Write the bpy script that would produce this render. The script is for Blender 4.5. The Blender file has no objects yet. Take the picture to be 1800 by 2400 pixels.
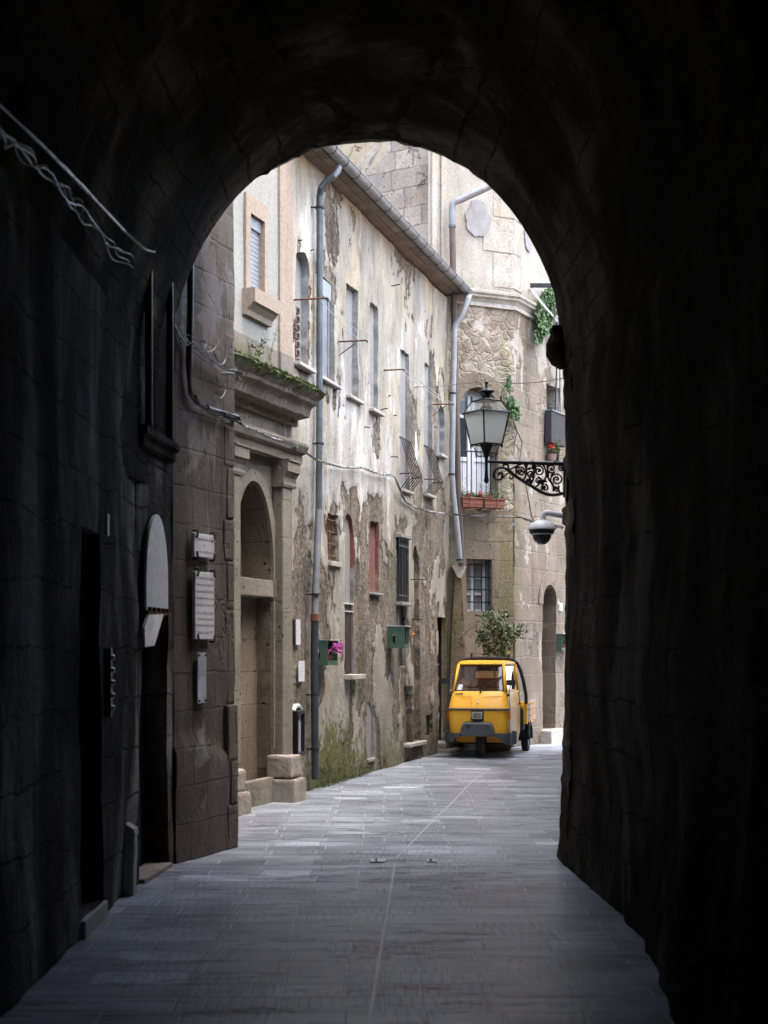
import bpy, bmesh, math, random
from mathutils import Vector, Matrix, noise as mn
from mathutils.geometry import delaunay_2d_cdt
random.seed(7)
SC = bpy.context.scene
COL = SC.collection
F, CX, HY, CH = 3750.0, 900.0, 1520.0, 1.7
R = math.radians
WM = {}

def ray(px, py, Y):
    return Vector(((px-CX)*Y/F, Y, CH+(HY-py)*Y/F))

# ------------------------------------------------------------ objects
def tag(o, label=None, cat=None, group=None, kind=None):
    if label: o['label'] = label
    if cat: o['category'] = cat
    if group: o['group'] = group
    if kind: o['kind'] = kind
    return o

def place(o, parent=None, M=None):
    COL.objects.link(o)
    if parent is not None:
        P = WM[parent.name]
        o.parent = parent
        if M is None: M = P
        o.matrix_local = P.inverted() @ M
    else:
        if M is None: M = Matrix.Identity(4)
        o.matrix_local = M
    WM[o.name] = M.copy()
    return o

def empty(name, M, label=None, cat=None, group=None, kind=None):
    o = bpy.data.objects.new(name, None)
    o.empty_display_size = 0.2
    place(o, None, M)
    return tag(o, label, cat, group, kind)

def copy_tree(o, M, parent=None, label=None):
    c = o.copy(); COL.objects.link(c)
    if parent is None:
        c.matrix_local = M
        WM[c.name] = M.copy()
    else:
        c.parent = parent
        WM[c.name] = WM[parent.name] @ o.matrix_local
    if label: c['label'] = label
    for ch in [x for x in bpy.data.objects if x.parent == o]:
        copy_tree(ch, None, c)
    return c

def T(x=0, y=0, z=0): return Matrix.Translation((x, y, z))
def RZ(a): return Matrix.Rotation(a, 4, 'Z')
def RX(a): return Matrix.Rotation(a, 4, 'X')
def RY(a): return Matrix.Rotation(a, 4, 'Y')

class MB:
    def __init__(s):
        s.bm = bmesh.new(); s.mi = 0
    def _m(s, faces):
        for f in faces: f.material_index = s.mi
    def box(s, x0, x1, y0, y1, z0, z1, bev=0.0, M=None, seg=1):
        r = bmesh.ops.create_cube(s.bm, size=1.0)
        vs = r['verts']
        for v in vs:
            v.co = Vector(((x0+x1)/2+v.co.x*(x1-x0), (y0+y1)/2+v.co.y*(y1-y0), (z0+z1)/2+v.co.z*(z1-z0)))
        es = list({e for v in vs for e in v.link_edges})
        fs = list({f for v in vs for f in v.link_faces})
        if bev > 0:
            rr = bmesh.ops.bevel(s.bm, geom=es, offset=bev, segments=seg, affect='EDGES', profile=0.5)
            vs = list({v for f in rr['faces'] for v in f.verts} | {v for v in vs if v.is_valid})
            fs = list({f for v in vs for f in v.link_faces})
        s._m(fs)
        if M is not None:
            for v in vs: v.co = M @ v.co
        return s
    def tube(s, pts, r, seg=8, cap=True, closed=False):
        pts = [Vector(p) for p in pts]
        n = len(pts)
        rad = r if isinstance(r, (list, tuple)) else [r]*n
        rings = []
        up = None
        for i, p in enumerate(pts):
            a = pts[(i-1) % n] if (i > 0 or closed) else p
            b = pts[(i+1) % n] if (i < n-1 or closed) else p
            t = (b-a)
            if t.length < 1e-9: t = Vector((0, 0, 1))
            t.normalize()
            if up is None:
                up = Vector((0, 0, 1)) if abs(t.z) < 0.9 else Vector((1, 0, 0))
            u = (up - t*up.dot(t))
            if u.length < 1e-6: u = t.orthogonal()
            u.normalize(); up = u
            w = t.cross(u)
            rings.append([s.bm.verts.new(p+(u*math.cos(2*math.pi*k/seg)+w*math.sin(2*math.pi*k/seg))*rad[i]) for k in range(seg)])
        fs = []
        m = n if closed else n-1
        for i in range(m):
            A, B = rings[i], rings[(i+1) % n]
            for k in range(seg):
                fs.append(s.bm.faces.new((A[k], A[(k+1) % seg], B[(k+1) % seg], B[k])))
        if cap and not closed:
            fs.append(s.bm.faces.new(rings[0][::-1])); fs.append(s.bm.faces.new(rings[-1]))
        s._m(fs)
        return s
    def lathe(s, prof, seg=20, M=None):
        M = M or Matrix.Identity(4)
        rings = []
        for (r, z) in prof:
            if r < 1e-5: rings.append([s.bm.verts.new(M @ Vector((0, 0, z)))])
            else: rings.append([s.bm.verts.new(M @ Vector((r*math.cos(2*math.pi*k/seg), r*math.sin(2*math.pi*k/seg), z))) for k in range(seg)])
        fs = []
        for i in range(len(rings)-1):
            A, B = rings[i], rings[i+1]
            for k in range(seg):
                k2 = (k+1) % seg
                if len(A) == 1 and len(B) == 1: continue
                if len(A) == 1: fs.append(s.bm.faces.new((A[0], B[k2], B[k])))
                elif len(B) == 1: fs.append(s.bm.faces.new((A[k], A[k2], B[0])))
                else: fs.append(s.bm.faces.new((A[k], A[k2], B[k2], B[k])))
        s._m(fs)
        return s
    def prism(s, poly, y0, y1, M=None):
        """poly in (x,z), extruded from y0 to y1"""
        M = M or Matrix.Identity(4)
        A = [s.bm.verts.new(M @ Vector((p[0], y0, p[1]))) for p in poly]
        B = [s.bm.verts.new(M @ Vector((p[0], y1, p[1]))) for p in poly]
        n = len(poly); fs = []
        for i in range(n):
            j = (i+1) % n
            fs.append(s.bm.faces.new((A[i], A[j], B[j], B[i])))
        fs.append(s.bm.faces.new(A[::-1])); fs.append(s.bm.faces.new(B))
        s._m(fs)
        return s
    def extr(s, prof, x0, x1, M=None, n=1):
        """prof in (y,z) closed, extruded along x"""
        M = M or Matrix.Identity(4)
        rs = []
        for i in range(n+1):
            x = x0+(x1-x0)*i/n
            rs.append([s.bm.verts.new(M @ Vector((x, p[0], p[1]))) for p in prof])
        fs = []; k = len(prof)
        for i in range(n):
            for a in range(k):
                b = (a+1) % k
                fs.append(s.bm.faces.new((rs[i][a], rs[i][b], rs[i+1][b], rs[i+1][a])))
        fs.append(s.bm.faces.new(rs[0][::-1])); fs.append(s.bm.faces.new(rs[-1]))
        s._m(fs)
        return s
    def face(s, pts):
        f = s.bm.faces.new([s.bm.verts.new(Vector(p)) for p in pts]); f.material_index = s.mi
        return s
    def leaf(s, p, size, nrm=None, up=None):
        p = Vector(p)
        d = Vector((random.gauss(0, 1), random.gauss(0, 1), random.gauss(0, 1))) if nrm is None else nrm
        d.normalize()
        a = d.orthogonal().normalized(); a.rotate(Matrix.Rotation(random.random()*6.28, 3, d))
        b = d.cross(a)
        l, w = size*random.uniform(.7, 1.3), size*random.uniform(.35, .6)
        v = [p-a*l*.5, p-a*l*.1+b*w*.5+d*w*.15, p+a*l*.5, p-a*l*.1-b*w*.5+d*w*.15]
        f = s.bm.faces.new([s.bm.verts.new(q) for q in v]); f.material_index = s.mi
        return s
    def build(s, name, mats, parent=None, M=None, smooth=False, recalc=True, jitter=0.0, angle=40):
        if recalc: bmesh.ops.recalc_face_normals(s.bm, faces=s.bm.faces[:])
        if jitter:
            for v in s.bm.verts:
                v.co += Vector(mn.noise_vector(v.co*6.0))*jitter
        me = bpy.data.meshes.new(name)
        s.bm.to_mesh(me); s.bm.free()
        if not isinstance(mats, (list, tuple)): mats = [mats]
        for m in mats: me.materials.append(m)
        if smooth:
            for p in me.polygons: p.use_smooth = True
            try: me.set_sharp_from_angle(angle=R(angle))
            except Exception: pass
        o = bpy.data.objects.new(name, me)
        place(o, parent, M)
        return o

def rough_block(x0, x1, y0, y1, z0, z1, mb, n=6, amp=.012, bev=.02):
    """box with worn, uneven faces"""
    t = bmesh.new()
    bmesh.ops.create_cube(t, size=1.0)
    for v in t.verts:
        v.co = Vector(((x0+x1)/2+v.co.x*(x1-x0), (y0+y1)/2+v.co.y*(y1-y0), (z0+z1)/2+v.co.z*(z1-z0)))
    bmesh.ops.bevel(t, geom=t.edges[:], offset=bev, segments=2, affect='EDGES', profile=.6)
    bmesh.ops.subdivide_edges(t, edges=[e for e in t.edges if e.calc_length() > .08], cuts=n, use_grid_fill=True)
    for v in t.verts:
        v.co += Vector(mn.noise_vector(v.co*5.0+Vector((x0*7, z0*3, 0))))*amp + Vector(mn.noise_vector(v.co*17.0))*amp*.4
    vm = {}
    for v in t.verts: vm[v] = mb.bm.verts.new(v.co)
    for f in t.faces:
        g = mb.bm.faces.new([vm[v] for v in f.verts]); g.material_index = mb.mi
    t.free()

# ------------------------------------------------------------ walls
class Wall:
    """plan line p0 -> p1; local x runs along it, local y points INTO the wall, z up"""
    def __init__(s, p0, p1):
        s.p0, s.p1 = Vector((p0[0], p0[1])), Vector((p1[0], p1[1]))
        d = s.p1-s.p0
        s.L = d.length
        s.ang = math.atan2(d.y, d.x)
        s.M = T(p0[0], p0[1], 0) @ RZ(s.ang)
    def px(s, px, py, d=0.0):
        k = (px-CX)/F
        ux, uy = math.cos(s.ang), math.sin(s.ang)
        nx, ny = uy, -ux            # outwards
        ox, oy = s.p0.x+nx*d, s.p0.y+ny*d
        # (ox+u*ux) = k*(oy+u*uy)
        u = (k*oy-ox)/(ux-k*uy)
        Y = oy+u*uy
        return u, CH+(HY-py)*Y/F
    def box(s, x0, x1, yt, yb, d=0.0):
        u0 = s.px(x0, yt, d)[0]; u1 = s.px(x1, yt, d)[0]
        xm = (x0+x1)/2
        return u0, u1, s.px(xm, yb, d)[1], s.px(xm, yt, d)[1]
    def w(s, u, z, d=0.0):
        return s.M @ Vector((u, -d, z))

def rect(u0, u1, z0, z1): return [(u0, z0), (u1, z0), (u1, z1), (u0, z1)]
def arch(u0, u1, z0, z1, rise=None, n=12):
    a = (u1-u0)/2; c = (u0+u1)/2
    if rise is None: rise = a
    zs = z1-rise
    p = [(u0, z0), (u1, z0)]
    for i in range(n+1):
        t = math.pi*i/n
        p.append((c+a*math.cos(t), zs+rise*math.sin(t)))
    return p

def densify(poly, step):
    out = []
    n = len(poly)
    for i in range(n):
        a = Vector(poly[i]); b = Vector(poly[(i+1) % n])
        k = max(1, int(math.ceil((b-a).length/step)))
        for j in range(k): out.append(a+(b-a)*j/k)
    return out

def pip(p, poly):
    x, y = p; ins = False; n = len(poly); j = n-1
    for i in range(n):
        xi, yi = poly[i]; xj, yj = poly[j]
        if (yi > y) != (yj > y) and x < (xj-xi)*(y-yi)/(yj-yi)+xi: ins = not ins
        j = i
    return ins

def wall_panel(name, outline, holes, mats, parent, M, res=.1, amp=.02, freq=1.2, seed=0, ragged=.012, fn=None, attr=None):
    """holes: list of (poly, depth, reveal material index)"""
    outl = densify(outline, res)
    hl = []
    for (poly, dep, mi) in holes:
        q = densify(poly, min(res, .07))
        q2 = [Vector((p.x+ragged*mn.noise(Vector((p.x*9, p.y*9, seed+3))), p.y+ragged*mn.noise(Vector((p.x*9, p.y*9, seed+8))))) for p in q]
        hl.append((q2, dep, mi))
    vs, es = [], []
    def addloop(l):
        b = len(vs); vs.extend([Vector(p) for p in l]); n = len(l)
        es.extend([(b+i, b+(i+1) % n) for i in range(n)])
    addloop(outl)
    for h in hl: addloop(h[0])
    xs = [p.x for p in outl]; zs = [p.y for p in outl]
    x0, x1, z0, z1 = min(xs), max(xs), min(zs), max(zs)
    bb = [(min(p.x for p in h[0]), max(p.x for p in h[0]), min(p.y for p in h[0]), max(p.y for p in h[0])) for h in hl]
    rnd = random.Random(seed)
    nx, nz = int((x1-x0)/res), int((z1-z0)/res)
    for i in range(1, nx):
        for j in range(1, nz):
            vs.append(Vector((x0+(x1-x0)*(i+rnd.uniform(-.25, .25))/nx, z0+(z1-z0)*(j+rnd.uniform(-.25, .25))/nz)))
    V, E, FA, *_ = delaunay_2d_cdt(vs, es, [], 0, 1e-5)
    def disp(x, z):
        q = Vector((x*freq, z*freq*.7, seed*1.7))
        d = mn.fractal(q, .9, 2.0, 4)*amp
        if fn: d += fn(x, z)
        return d
    bm = bmesh.new()
    bv = [bm.verts.new((v.x, -disp(v.x, v.y), v.y)) for v in V]
    op = [tuple(p) for p in outl]
    hp = [[tuple(p) for p in h[0]] for h in hl]
    for f in FA:
        cx = sum(V[i].x for i in f)/len(f); cz = sum(V[i].y for i in f)/len(f)
        if not pip((cx, cz), op): continue
        bad = False
        for k, b in enumerate(bb):
            if b[0] < cx < b[1] and b[2] < cz < b[3] and pip((cx, cz), hp[k]): bad = True; break
        if bad: continue
        try: bm.faces.new([bv[i] for i in f])
        except ValueError: pass
    for (q, dep, mi) in hl:
        n = len(q)
        A = [bm.verts.new((p.x, -disp(p.x, p.y), p.y)) for p in q]
        nd = max(1, int(dep/.12))
        rings = [A]
        for k in range(1, nd+1):
            rings.append([bm.verts.new((p.x, -disp(p.x, p.y)*(1-k/nd)+dep*k/nd, p.y)) for p in q])
        for a, b in zip(rings, rings[1:]):
            for i in range(n):
                j = (i+1) % n
                g = bm.faces.new((a[i], a[j], b[j], b[i])); g.material_index = mi
    bmesh.ops.remove_doubles(bm, verts=bm.verts[:], dist=1e-5)
    for f in bm.faces: f.smooth = True
    bm.normal_update()
    for f in bm.faces:
        if abs(f.normal.y) > .7 and f.normal.y > 0: f.normal_flip()
    me = bpy.data.meshes.new(name); 
    for v in [v for v in bm.verts if not v.link_faces]: bm.verts.remove(v)
    bm.to_mesh(me); bm.free()
    for m in (mats if isinstance(mats, (list, tuple)) else [mats]): me.materials.append(m)
    try: me.set_sharp_from_angle(angle=R(50))
    except Exception: pass
    if attr:
        a = me.attributes.new('peel', 'FLOAT', 'POINT')
        a.data.foreach_set('value', [attr(v.co.x, v.co.z) for v in me.vertices])
    o = bpy.data.objects.new(name, me)
    place(o, parent, M)
    return o

def text_mesh(body, size, name, mat, parent, M, align='LEFT', ext=.0003, space=1.0):
    cu = bpy.data.curves.new(name, 'FONT')
    cu.body = body; cu.size = size; cu.align_x = align; cu.extrude = ext; cu.space_line = space
    t = bpy.data.objects.new(name+'_tmp', cu); COL.objects.link(t)
    dg = bpy.context.evaluated_depsgraph_get()
    me = bpy.data.meshes.new_from_object(t.evaluated_get(dg))
    bpy.data.objects.remove(t)
    me.materials.clear(); me.materials.append(mat)
    o = bpy.data.objects.new(name, me)
    place(o, parent, M)
    return o

def islands(o):
    """one object per loose piece of o's mesh"""
    me = o.data; n = len(me.vertices); par = list(range(n))
    def find(a):
        while par[a] != a: par[a] = par[par[a]]; a = par[a]
        return a
    for e in me.edges:
        a, b = find(e.vertices[0]), find(e.vertices[1])
        if a != b: par[a] = b
    gr = {}
    for p in me.polygons: gr.setdefault(find(p.vertices[0]), []).append(p)
    name = o.name.split('.')[0]; out = []
    for k, ps in gr.items():
        ids = sorted({v for p in ps for v in p.vertices}); mp = {v: i for i, v in enumerate(ids)}
        m2 = bpy.data.meshes.new(name)
        m2.from_pydata([me.vertices[v].co[:] for v in ids], [], [[mp[v] for v in p.vertices] for p in ps])
        for m in me.materials: m2.materials.append(m)
        for a, b in zip(m2.polygons, ps): a.use_smooth = b.use_smooth; a.material_index = b.material_index
        c = bpy.data.objects.new(name, m2)
        place(c, o.parent, WM[o.name]); out.append(c)
    bpy.data.objects.remove(o)
    return out
# ------------------------------------------------------------ materials
class N:
    def __init__(s, name):
        s.m = bpy.data.materials.new(name); s.m.use_nodes = True
        s.t = s.m.node_tree; s.t.nodes.clear()
        s.out = s.n('ShaderNodeOutputMaterial'); s.b = s.n('ShaderNodeBsdfPrincipled')
        s.t.links.new(s.b.outputs[0], s.out.inputs[0])
        s.co = s.n('ShaderNodeTexCoord').outputs['Object']
    def n(s, k): return s.t.nodes.new(k)
    def L(s, a, b):
        if isinstance(a, (int, float)): b.default_value = a
        elif isinstance(a, (tuple, list)): b.default_value = (tuple(a)+(1,))[:len(b.default_value)]
        else: s.t.links.new(a, b)
    def map(s, sc=(1, 1, 1), loc=(0, 0, 0), v=None):
        m = s.n('ShaderNodeMapping'); s.L(v or s.co, m.inputs['Vector'])
        m.inputs['Scale'].default_value = sc; m.inputs['Location'].default_value = loc
        return m.outputs[0]
    def noise(s, scale, det=4, rough=.6, v=None, dist=0.0, lac=2.0):
        k = s.n('ShaderNodeTexNoise'); s.L(v or s.co, k.inputs['Vector'])
        k.inputs['Scale'].default_value = scale; k.inputs['Detail'].default_value = det
        k.inputs['Roughness'].default_value = rough; k.inputs['Distortion'].default_value = dist
        return k.outputs[0]
    def noisec(s, scale, det=2, v=None):
        k = s.n('ShaderNodeTexNoise'); s.L(v or s.co, k.inputs['Vector'])
        k.inputs['Scale'].default_value = scale; k.inputs['Detail'].default_value = det
        return k.outputs[1]
    def vor(s, scale, feat='F1', v=None, rnd=1.0, out=0):
        k = s.n('ShaderNodeTexVoronoi'); k.feature = feat; s.L(v or s.co, k.inputs['Vector'])
        k.inputs['Scale'].default_value = scale; k.inputs['Randomness'].default_value = rnd
        return k.outputs[out]
    def mth(s, op, a, b=0.0, c=None, clamp=False):
        k = s.n('ShaderNodeMath'); k.operation = op; k.use_clamp = clamp
        s.L(a, k.inputs[0]); s.L(b, k.inputs[1])
        if c is not None: s.L(c, k.inputs[2])
        return k.outputs[0]
    def vm(s, op, a, b):
        k = s.n('ShaderNodeVectorMath'); k.operation = op; s.L(a, k.inputs[0])
        if op == 'SCALE': s.L(b, k.inputs['Scale'])
        else: s.L(b, k.inputs[1])
        return k.outputs[0]
    def ss(s, x, a, b):
        k = s.n('ShaderNodeMapRange'); k.interpolation_type = 'SMOOTHSTEP'
        s.L(x, k.inputs[0]); k.inputs[1].default_value = a; k.inputs[2].default_value = b
        return k.outputs[0]
    def ramp(s, x, st):
        k = s.n('ShaderNodeValToRGB'); s.L(x, k.inputs[0]); e = k.color_ramp.elements
        while len(e) < len(st): e.new(.5)
        for i, (p, c) in enumerate(st):
            e[i].position = p; e[i].color = tuple(c)+(1,)
        return k.outputs[0]
    def mix(s, f, a, b, mode='MIX'):
        k = s.n('ShaderNodeMix'); k.data_type = 'RGBA'; k.blend_type = mode; k.clamp_result = False
        s.L(f, k.inputs[0])
        s.L(a, k.inputs[6]); s.L(b, k.inputs[7])
        return k.outputs[2]
    def xyz(s, v=None):
        k = s.n('ShaderNodeSeparateXYZ'); s.L(v or s.co, k.inputs[0]); return k.outputs
    def comb(s, x, y, z):
        k = s.n('ShaderNodeCombineXYZ'); s.L(x, k.inputs[0]); s.L(y, k.inputs[1]); s.L(z, k.inputs[2]); return k.outputs[0]
    def bump(s, h, dist=.01, st=1.0, nrm=None):
        k = s.n('ShaderNodeBump'); s.L(h, k.inputs['Height']); k.inputs['Distance'].default_value = dist
        k.inputs['Strength'].default_value = st
        if nrm is not None: s.L(nrm, k.inputs['Normal'])
        return k.outputs[0]
    def fin(s, col, rough=.85, nrm=None, spec=.3, metal=0.0):
        s.L(col, s.b.inputs['Base Color']); s.L(rough, s.b.inputs['Roughness'])
        s.b.inputs['Specular IOR Level'].default_value = spec
        s.b.inputs['Metallic'].default_value = metal
        if nrm is not None: s.L(nrm, s.b.inputs['Normal'])
        return s.m

def simple(name, col, rough=.6, metal=0.0, var=.15, scale=12, bump=.0, spec=.4):
    g = N(name)
    n = g.noise(scale, 4, .65)
    c = g.mix(g.ss(n, .3, .75), tuple(x*(1-var) for x in col), tuple(min(1, x*(1+var)) for x in col))
    nr = g.bump(n, bump) if bump else None
    return g.fin(c, rough, nr, spec, metal)

def masonry(name, base, layers=(), blocks=None, rubble=None, streak=.25, crack=.5, pits=.35, moss=(), rough=.9, bumpd=.02, seed=0.0, vs=.45, fine=1.0, cells=None, flat=False, spec=.25):
    """base: colour stops; layers: (colA, colB, scale, thr, w, bump, (z gradient, z0), regions) laid over one another"""
    g = N(name)
    co = g.map((1, 1, 1), (seed*3.1, seed, seed*1.7))
    X, Y, Z = g.xyz()[0:3]
    x1, y1, z1 = g.xyz(co)[0:3]
    st = g.map((1, 1, vs), (0, 0, 0), co)                       # stretched upwards
    col = g.ramp(g.noise(1.1, 5, .62, st, .4), base)
    fn_ = g.noise(26*fine, 3, .7, co)
    col = g.mix(g.ss(fn_, .35, .75), g.mix(1.0, col, (.72, .72, .72), 'MULTIPLY'), col)
    h = g.mth('MULTIPLY', g.noise(7, 4, .7, co), .5)
    h = g.mth('ADD', h, g.mth('MULTIPLY', fn_, .25))
    if blocks:
        bw, bh, mc, ms, wob, bvar = blocks
        wv = g.vm('SCALE', g.vm('SUBTRACT', g.noisec(2.2, 3, co), (.5, .5, .5)), wob)
        wz = g.xyz(wv)
        bx = g.mth('ADD', x1, wz[0]); bz = g.mth('ADD', z1, wz[2])
        bx = g.mth('ADD', bx, y1) if not flat else bx
        if flat: bz = y1
        k = g.n('ShaderNodeTexBrick'); g.L(g.comb(bx, bz, 0.0), k.inputs['Vector'])
        k.inputs['Scale'].default_value = 1; k.inputs['Brick Width'].default_value = bw; k.inputs['Row Height'].default_value = bh
        k.inputs['Mortar Size'].default_value = ms; k.inputs['Mortar Smooth'].default_value = .35; k.offset = .5; k.squash = .7; k.squash_frequency = 3
        k.inputs['Color1'].default_value = (1-bvar,)*3+(1,); k.inputs['Color2'].default_value = (1+bvar, 1+bvar*.9, 1+bvar*.7, 1)
        k.inputs['Mortar'].default_value = (1, 1, 1, 1)
        jn = g.mth('MULTIPLY', k.outputs[1], g.ss(g.noise(1.7, 3, .6, co), .35, .6))
        col = g.mix(1.0, col, k.outputs[0], 'MULTIPLY')
        col = g.mix(g.mth('MULTIPLY', jn, .8), col, mc)
        h = g.mth('SUBTRACT', h, g.mth('MULTIPLY', jn, .9))
    if rubble:
        sc, mc = rubble
        rv = g.vm('ADD', co, g.vm('SCALE', g.vm('SUBTRACT', g.noisec(3.5, 3, co), (.5, .5, .5)), .28))
        rv = g.comb(g.xyz(rv)[0], 0.0, g.mth('MULTIPLY', g.xyz(rv)[2], 1.3))
        e = g.vor(sc, 'DISTANCE_TO_EDGE', rv)
        cc = g.vor(sc, 'F1', rv, 1.0, 1)
        hv = g.xyz(cc)[0]
        col = g.mix(1.0, col, g.ramp(hv, [(0, (.74, .71, .67)), (.5, (1, .98, .95)), (1, (1.2, 1.17, 1.1))]), 'MULTIPLY')
        jm = g.mth('MULTIPLY', g.mth('SUBTRACT', 1.0, g.ss(e, .0, .13)), g.ss(g.noise(2.2, 3, .6, co), .38, .55))
        col = g.mix(g.mth('MULTIPLY', jm, .55), col, mc)
        h = g.mth('ADD', h, g.mth('MULTIPLY', g.ss(e, 0, .16), 1.0))
    if cells:       # pitted tuff
        v1 = g.vor(cells, 'F1', g.map((1, 1, .8), (0, 0, 0), co))
        pm = g.mth('MULTIPLY', g.mth('SUBTRACT', 1.0, g.ss(v1, .10, .22)), g.ss(g.noise(3, 2, .5, co), .5, .62))
        col = g.mix(pm, col, g.mix(1.0, col, (.45, .42, .4), 'MULTIPLY'))
        h = g.mth('SUBTRACT', h, g.mth('MULTIPLY', pm, 2.0))
    for i, (ca, cb, sc, thr, w, bh_, zg, regs) in enumerate(layers):
        off = g.map((1, 1, vs), (i*13.7+2, i*5.1, i*7.9), co)
        nn = g.noise(sc, 5, .62, off, .6)
        nn = g.mth('ADD', nn, g.mth('MULTIPLY', g.mth('SUBTRACT', g.noise(sc*9, 3, .7, co), .5), .09))
        if zg and zg[0]: nn = g.mth('ADD', nn, g.mth('MULTIPLY', g.mth('SUBTRACT', Z, zg[1]), zg[0]))
        for (uc, zc, ru, rz, wt) in regs:
            dx = g.mth('DIVIDE', g.mth('SUBTRACT', X, uc), ru); dz = g.mth('DIVIDE', g.mth('SUBTRACT', Z, zc), rz)
            dd = g.mth('ADD', g.mth('MULTIPLY', dx, dx), g.mth('MULTIPLY', dz, dz))
            nn = g.mth('ADD', nn, g.mth('MULTIPLY', g.mth('MAXIMUM', g.mth('SUBTRACT', 1.0, dd), 0.0), wt))
        mk = g.ss(nn, thr, thr+w)
        ed = g.mth('MULTIPLY', g.mth('SUBTRACT', g.ss(nn, thr-.02, thr), g.ss(nn, thr, thr+.03)), .5)
        lc = g.mix(g.ss(g.noise(3.1, 4, .65, off), .35, .68), ca, cb)
        lc = g.mix(g.mth('MULTIPLY', g.ss(fn_, .55, .8), .35), lc, g.mix(1.0, lc, (.6, .58, .55), 'MULTIPLY'))
        col = g.mix(mk, col, lc)
        if bh_ > .5: col = g.mix(ed, col, g.mix(1.0, col, (.45, .4, .36), 'MULTIPLY'))   # chipped dirty rim
        h = g.mth('ADD', g.mth('MULTIPLY', h, g.mth('SUBTRACT', 1.0, g.mth('MULTIPLY', mk, .45))), g.mth('MULTIPLY', mk, bh_))
    if streak:
        s1 = g.noise(1.0, 4, .7, g.map((9, 9, .55), (0, 0, 0), co))
        s2 = g.noise(1.0, 3, .7, g.map((2.6, 2.6, .35), (4, 0, 0), co))
        sm = g.mth('MULTIPLY', g.ss(s1, .48, .72), g.ss(s2, .42, .66))
        col = g.mix(g.mth('MULTIPLY', sm, min(1, streak*2)), col, g.mix(1.0, col, (.38, .34, .31), 'MULTIPLY'))
    if crack:
        cv = g.vm('ADD', g.map((1.0, 1.0, .45), (0, 0, 0), co), g.vm('SCALE', g.vm('SUBTRACT', g.noisec(3, 4, co), (.5, .5, .5)), .7))
        e = g.vor(1.25, 'DISTANCE_TO_EDGE', g.comb(g.xyz(cv)[0], 0.0, g.xyz(cv)[2]))
        cm = g.mth('MULTIPLY', g.mth('SUBTRACT', 1.0, g.ss(e, .004, .018)), g.ss(g.noise(1.4, 3, .5, co), .47, .56))
        cm = g.mth('MULTIPLY', cm, crack)
        col = g.mix(cm, col, (.035, .028, .022))
        h = g.mth('SUBTRACT', h, g.mth('MULTIPLY', cm, 1.2))
    if pits:
        p = g.vor(38, 'F1', g.map((1, 1, .7), (0, 0, 0), co))
        pm = g.mth('MULTIPLY', g.mth('SUBTRACT', 1.0, g.ss(p, .08, .26)), g.ss(g.noise(2.3, 3, .6, co), .5, .68))
        pm = g.mth('MULTIPLY', pm, pits*1.6, None, True)
        col = g.mix(pm, col, g.mix(1.0, col, (.25, .22, .2), 'MULTIPLY'))
        h = g.mth('SUBTRACT', h, g.mth('MULTIPLY', pm, .7))
    for (uc, zc, ru, rz, wt, mcol) in moss:
        dx = g.mth('DIVIDE', g.mth('SUBTRACT', X, uc), ru); dz = g.mth('DIVIDE', g.mth('SUBTRACT', Z, zc), rz)
        dd = g.mth('ADD', g.mth('MULTIPLY', dx, dx), g.mth('MULTIPLY', dz, dz))
        v = g.mth('ADD', g.mth('MULTIPLY', g.mth('SUBTRACT', 1.0, dd), .5), g.mth('MULTIPLY', g.mth('SUBTRACT', g.noise(5, 6, .7, st), .5), 1.6))
        mk = g.mth('MULTIPLY', g.ss(v, .1, .5), wt)
        col = g.mix(mk, col, g.mix(g.ss(fn_, .3, .7), tuple(c*.5 for c in mcol), tuple(c*1.5 for c in mcol)))
    return g.fin(col, rough, g.bump(h, bumpd), spec)

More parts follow.
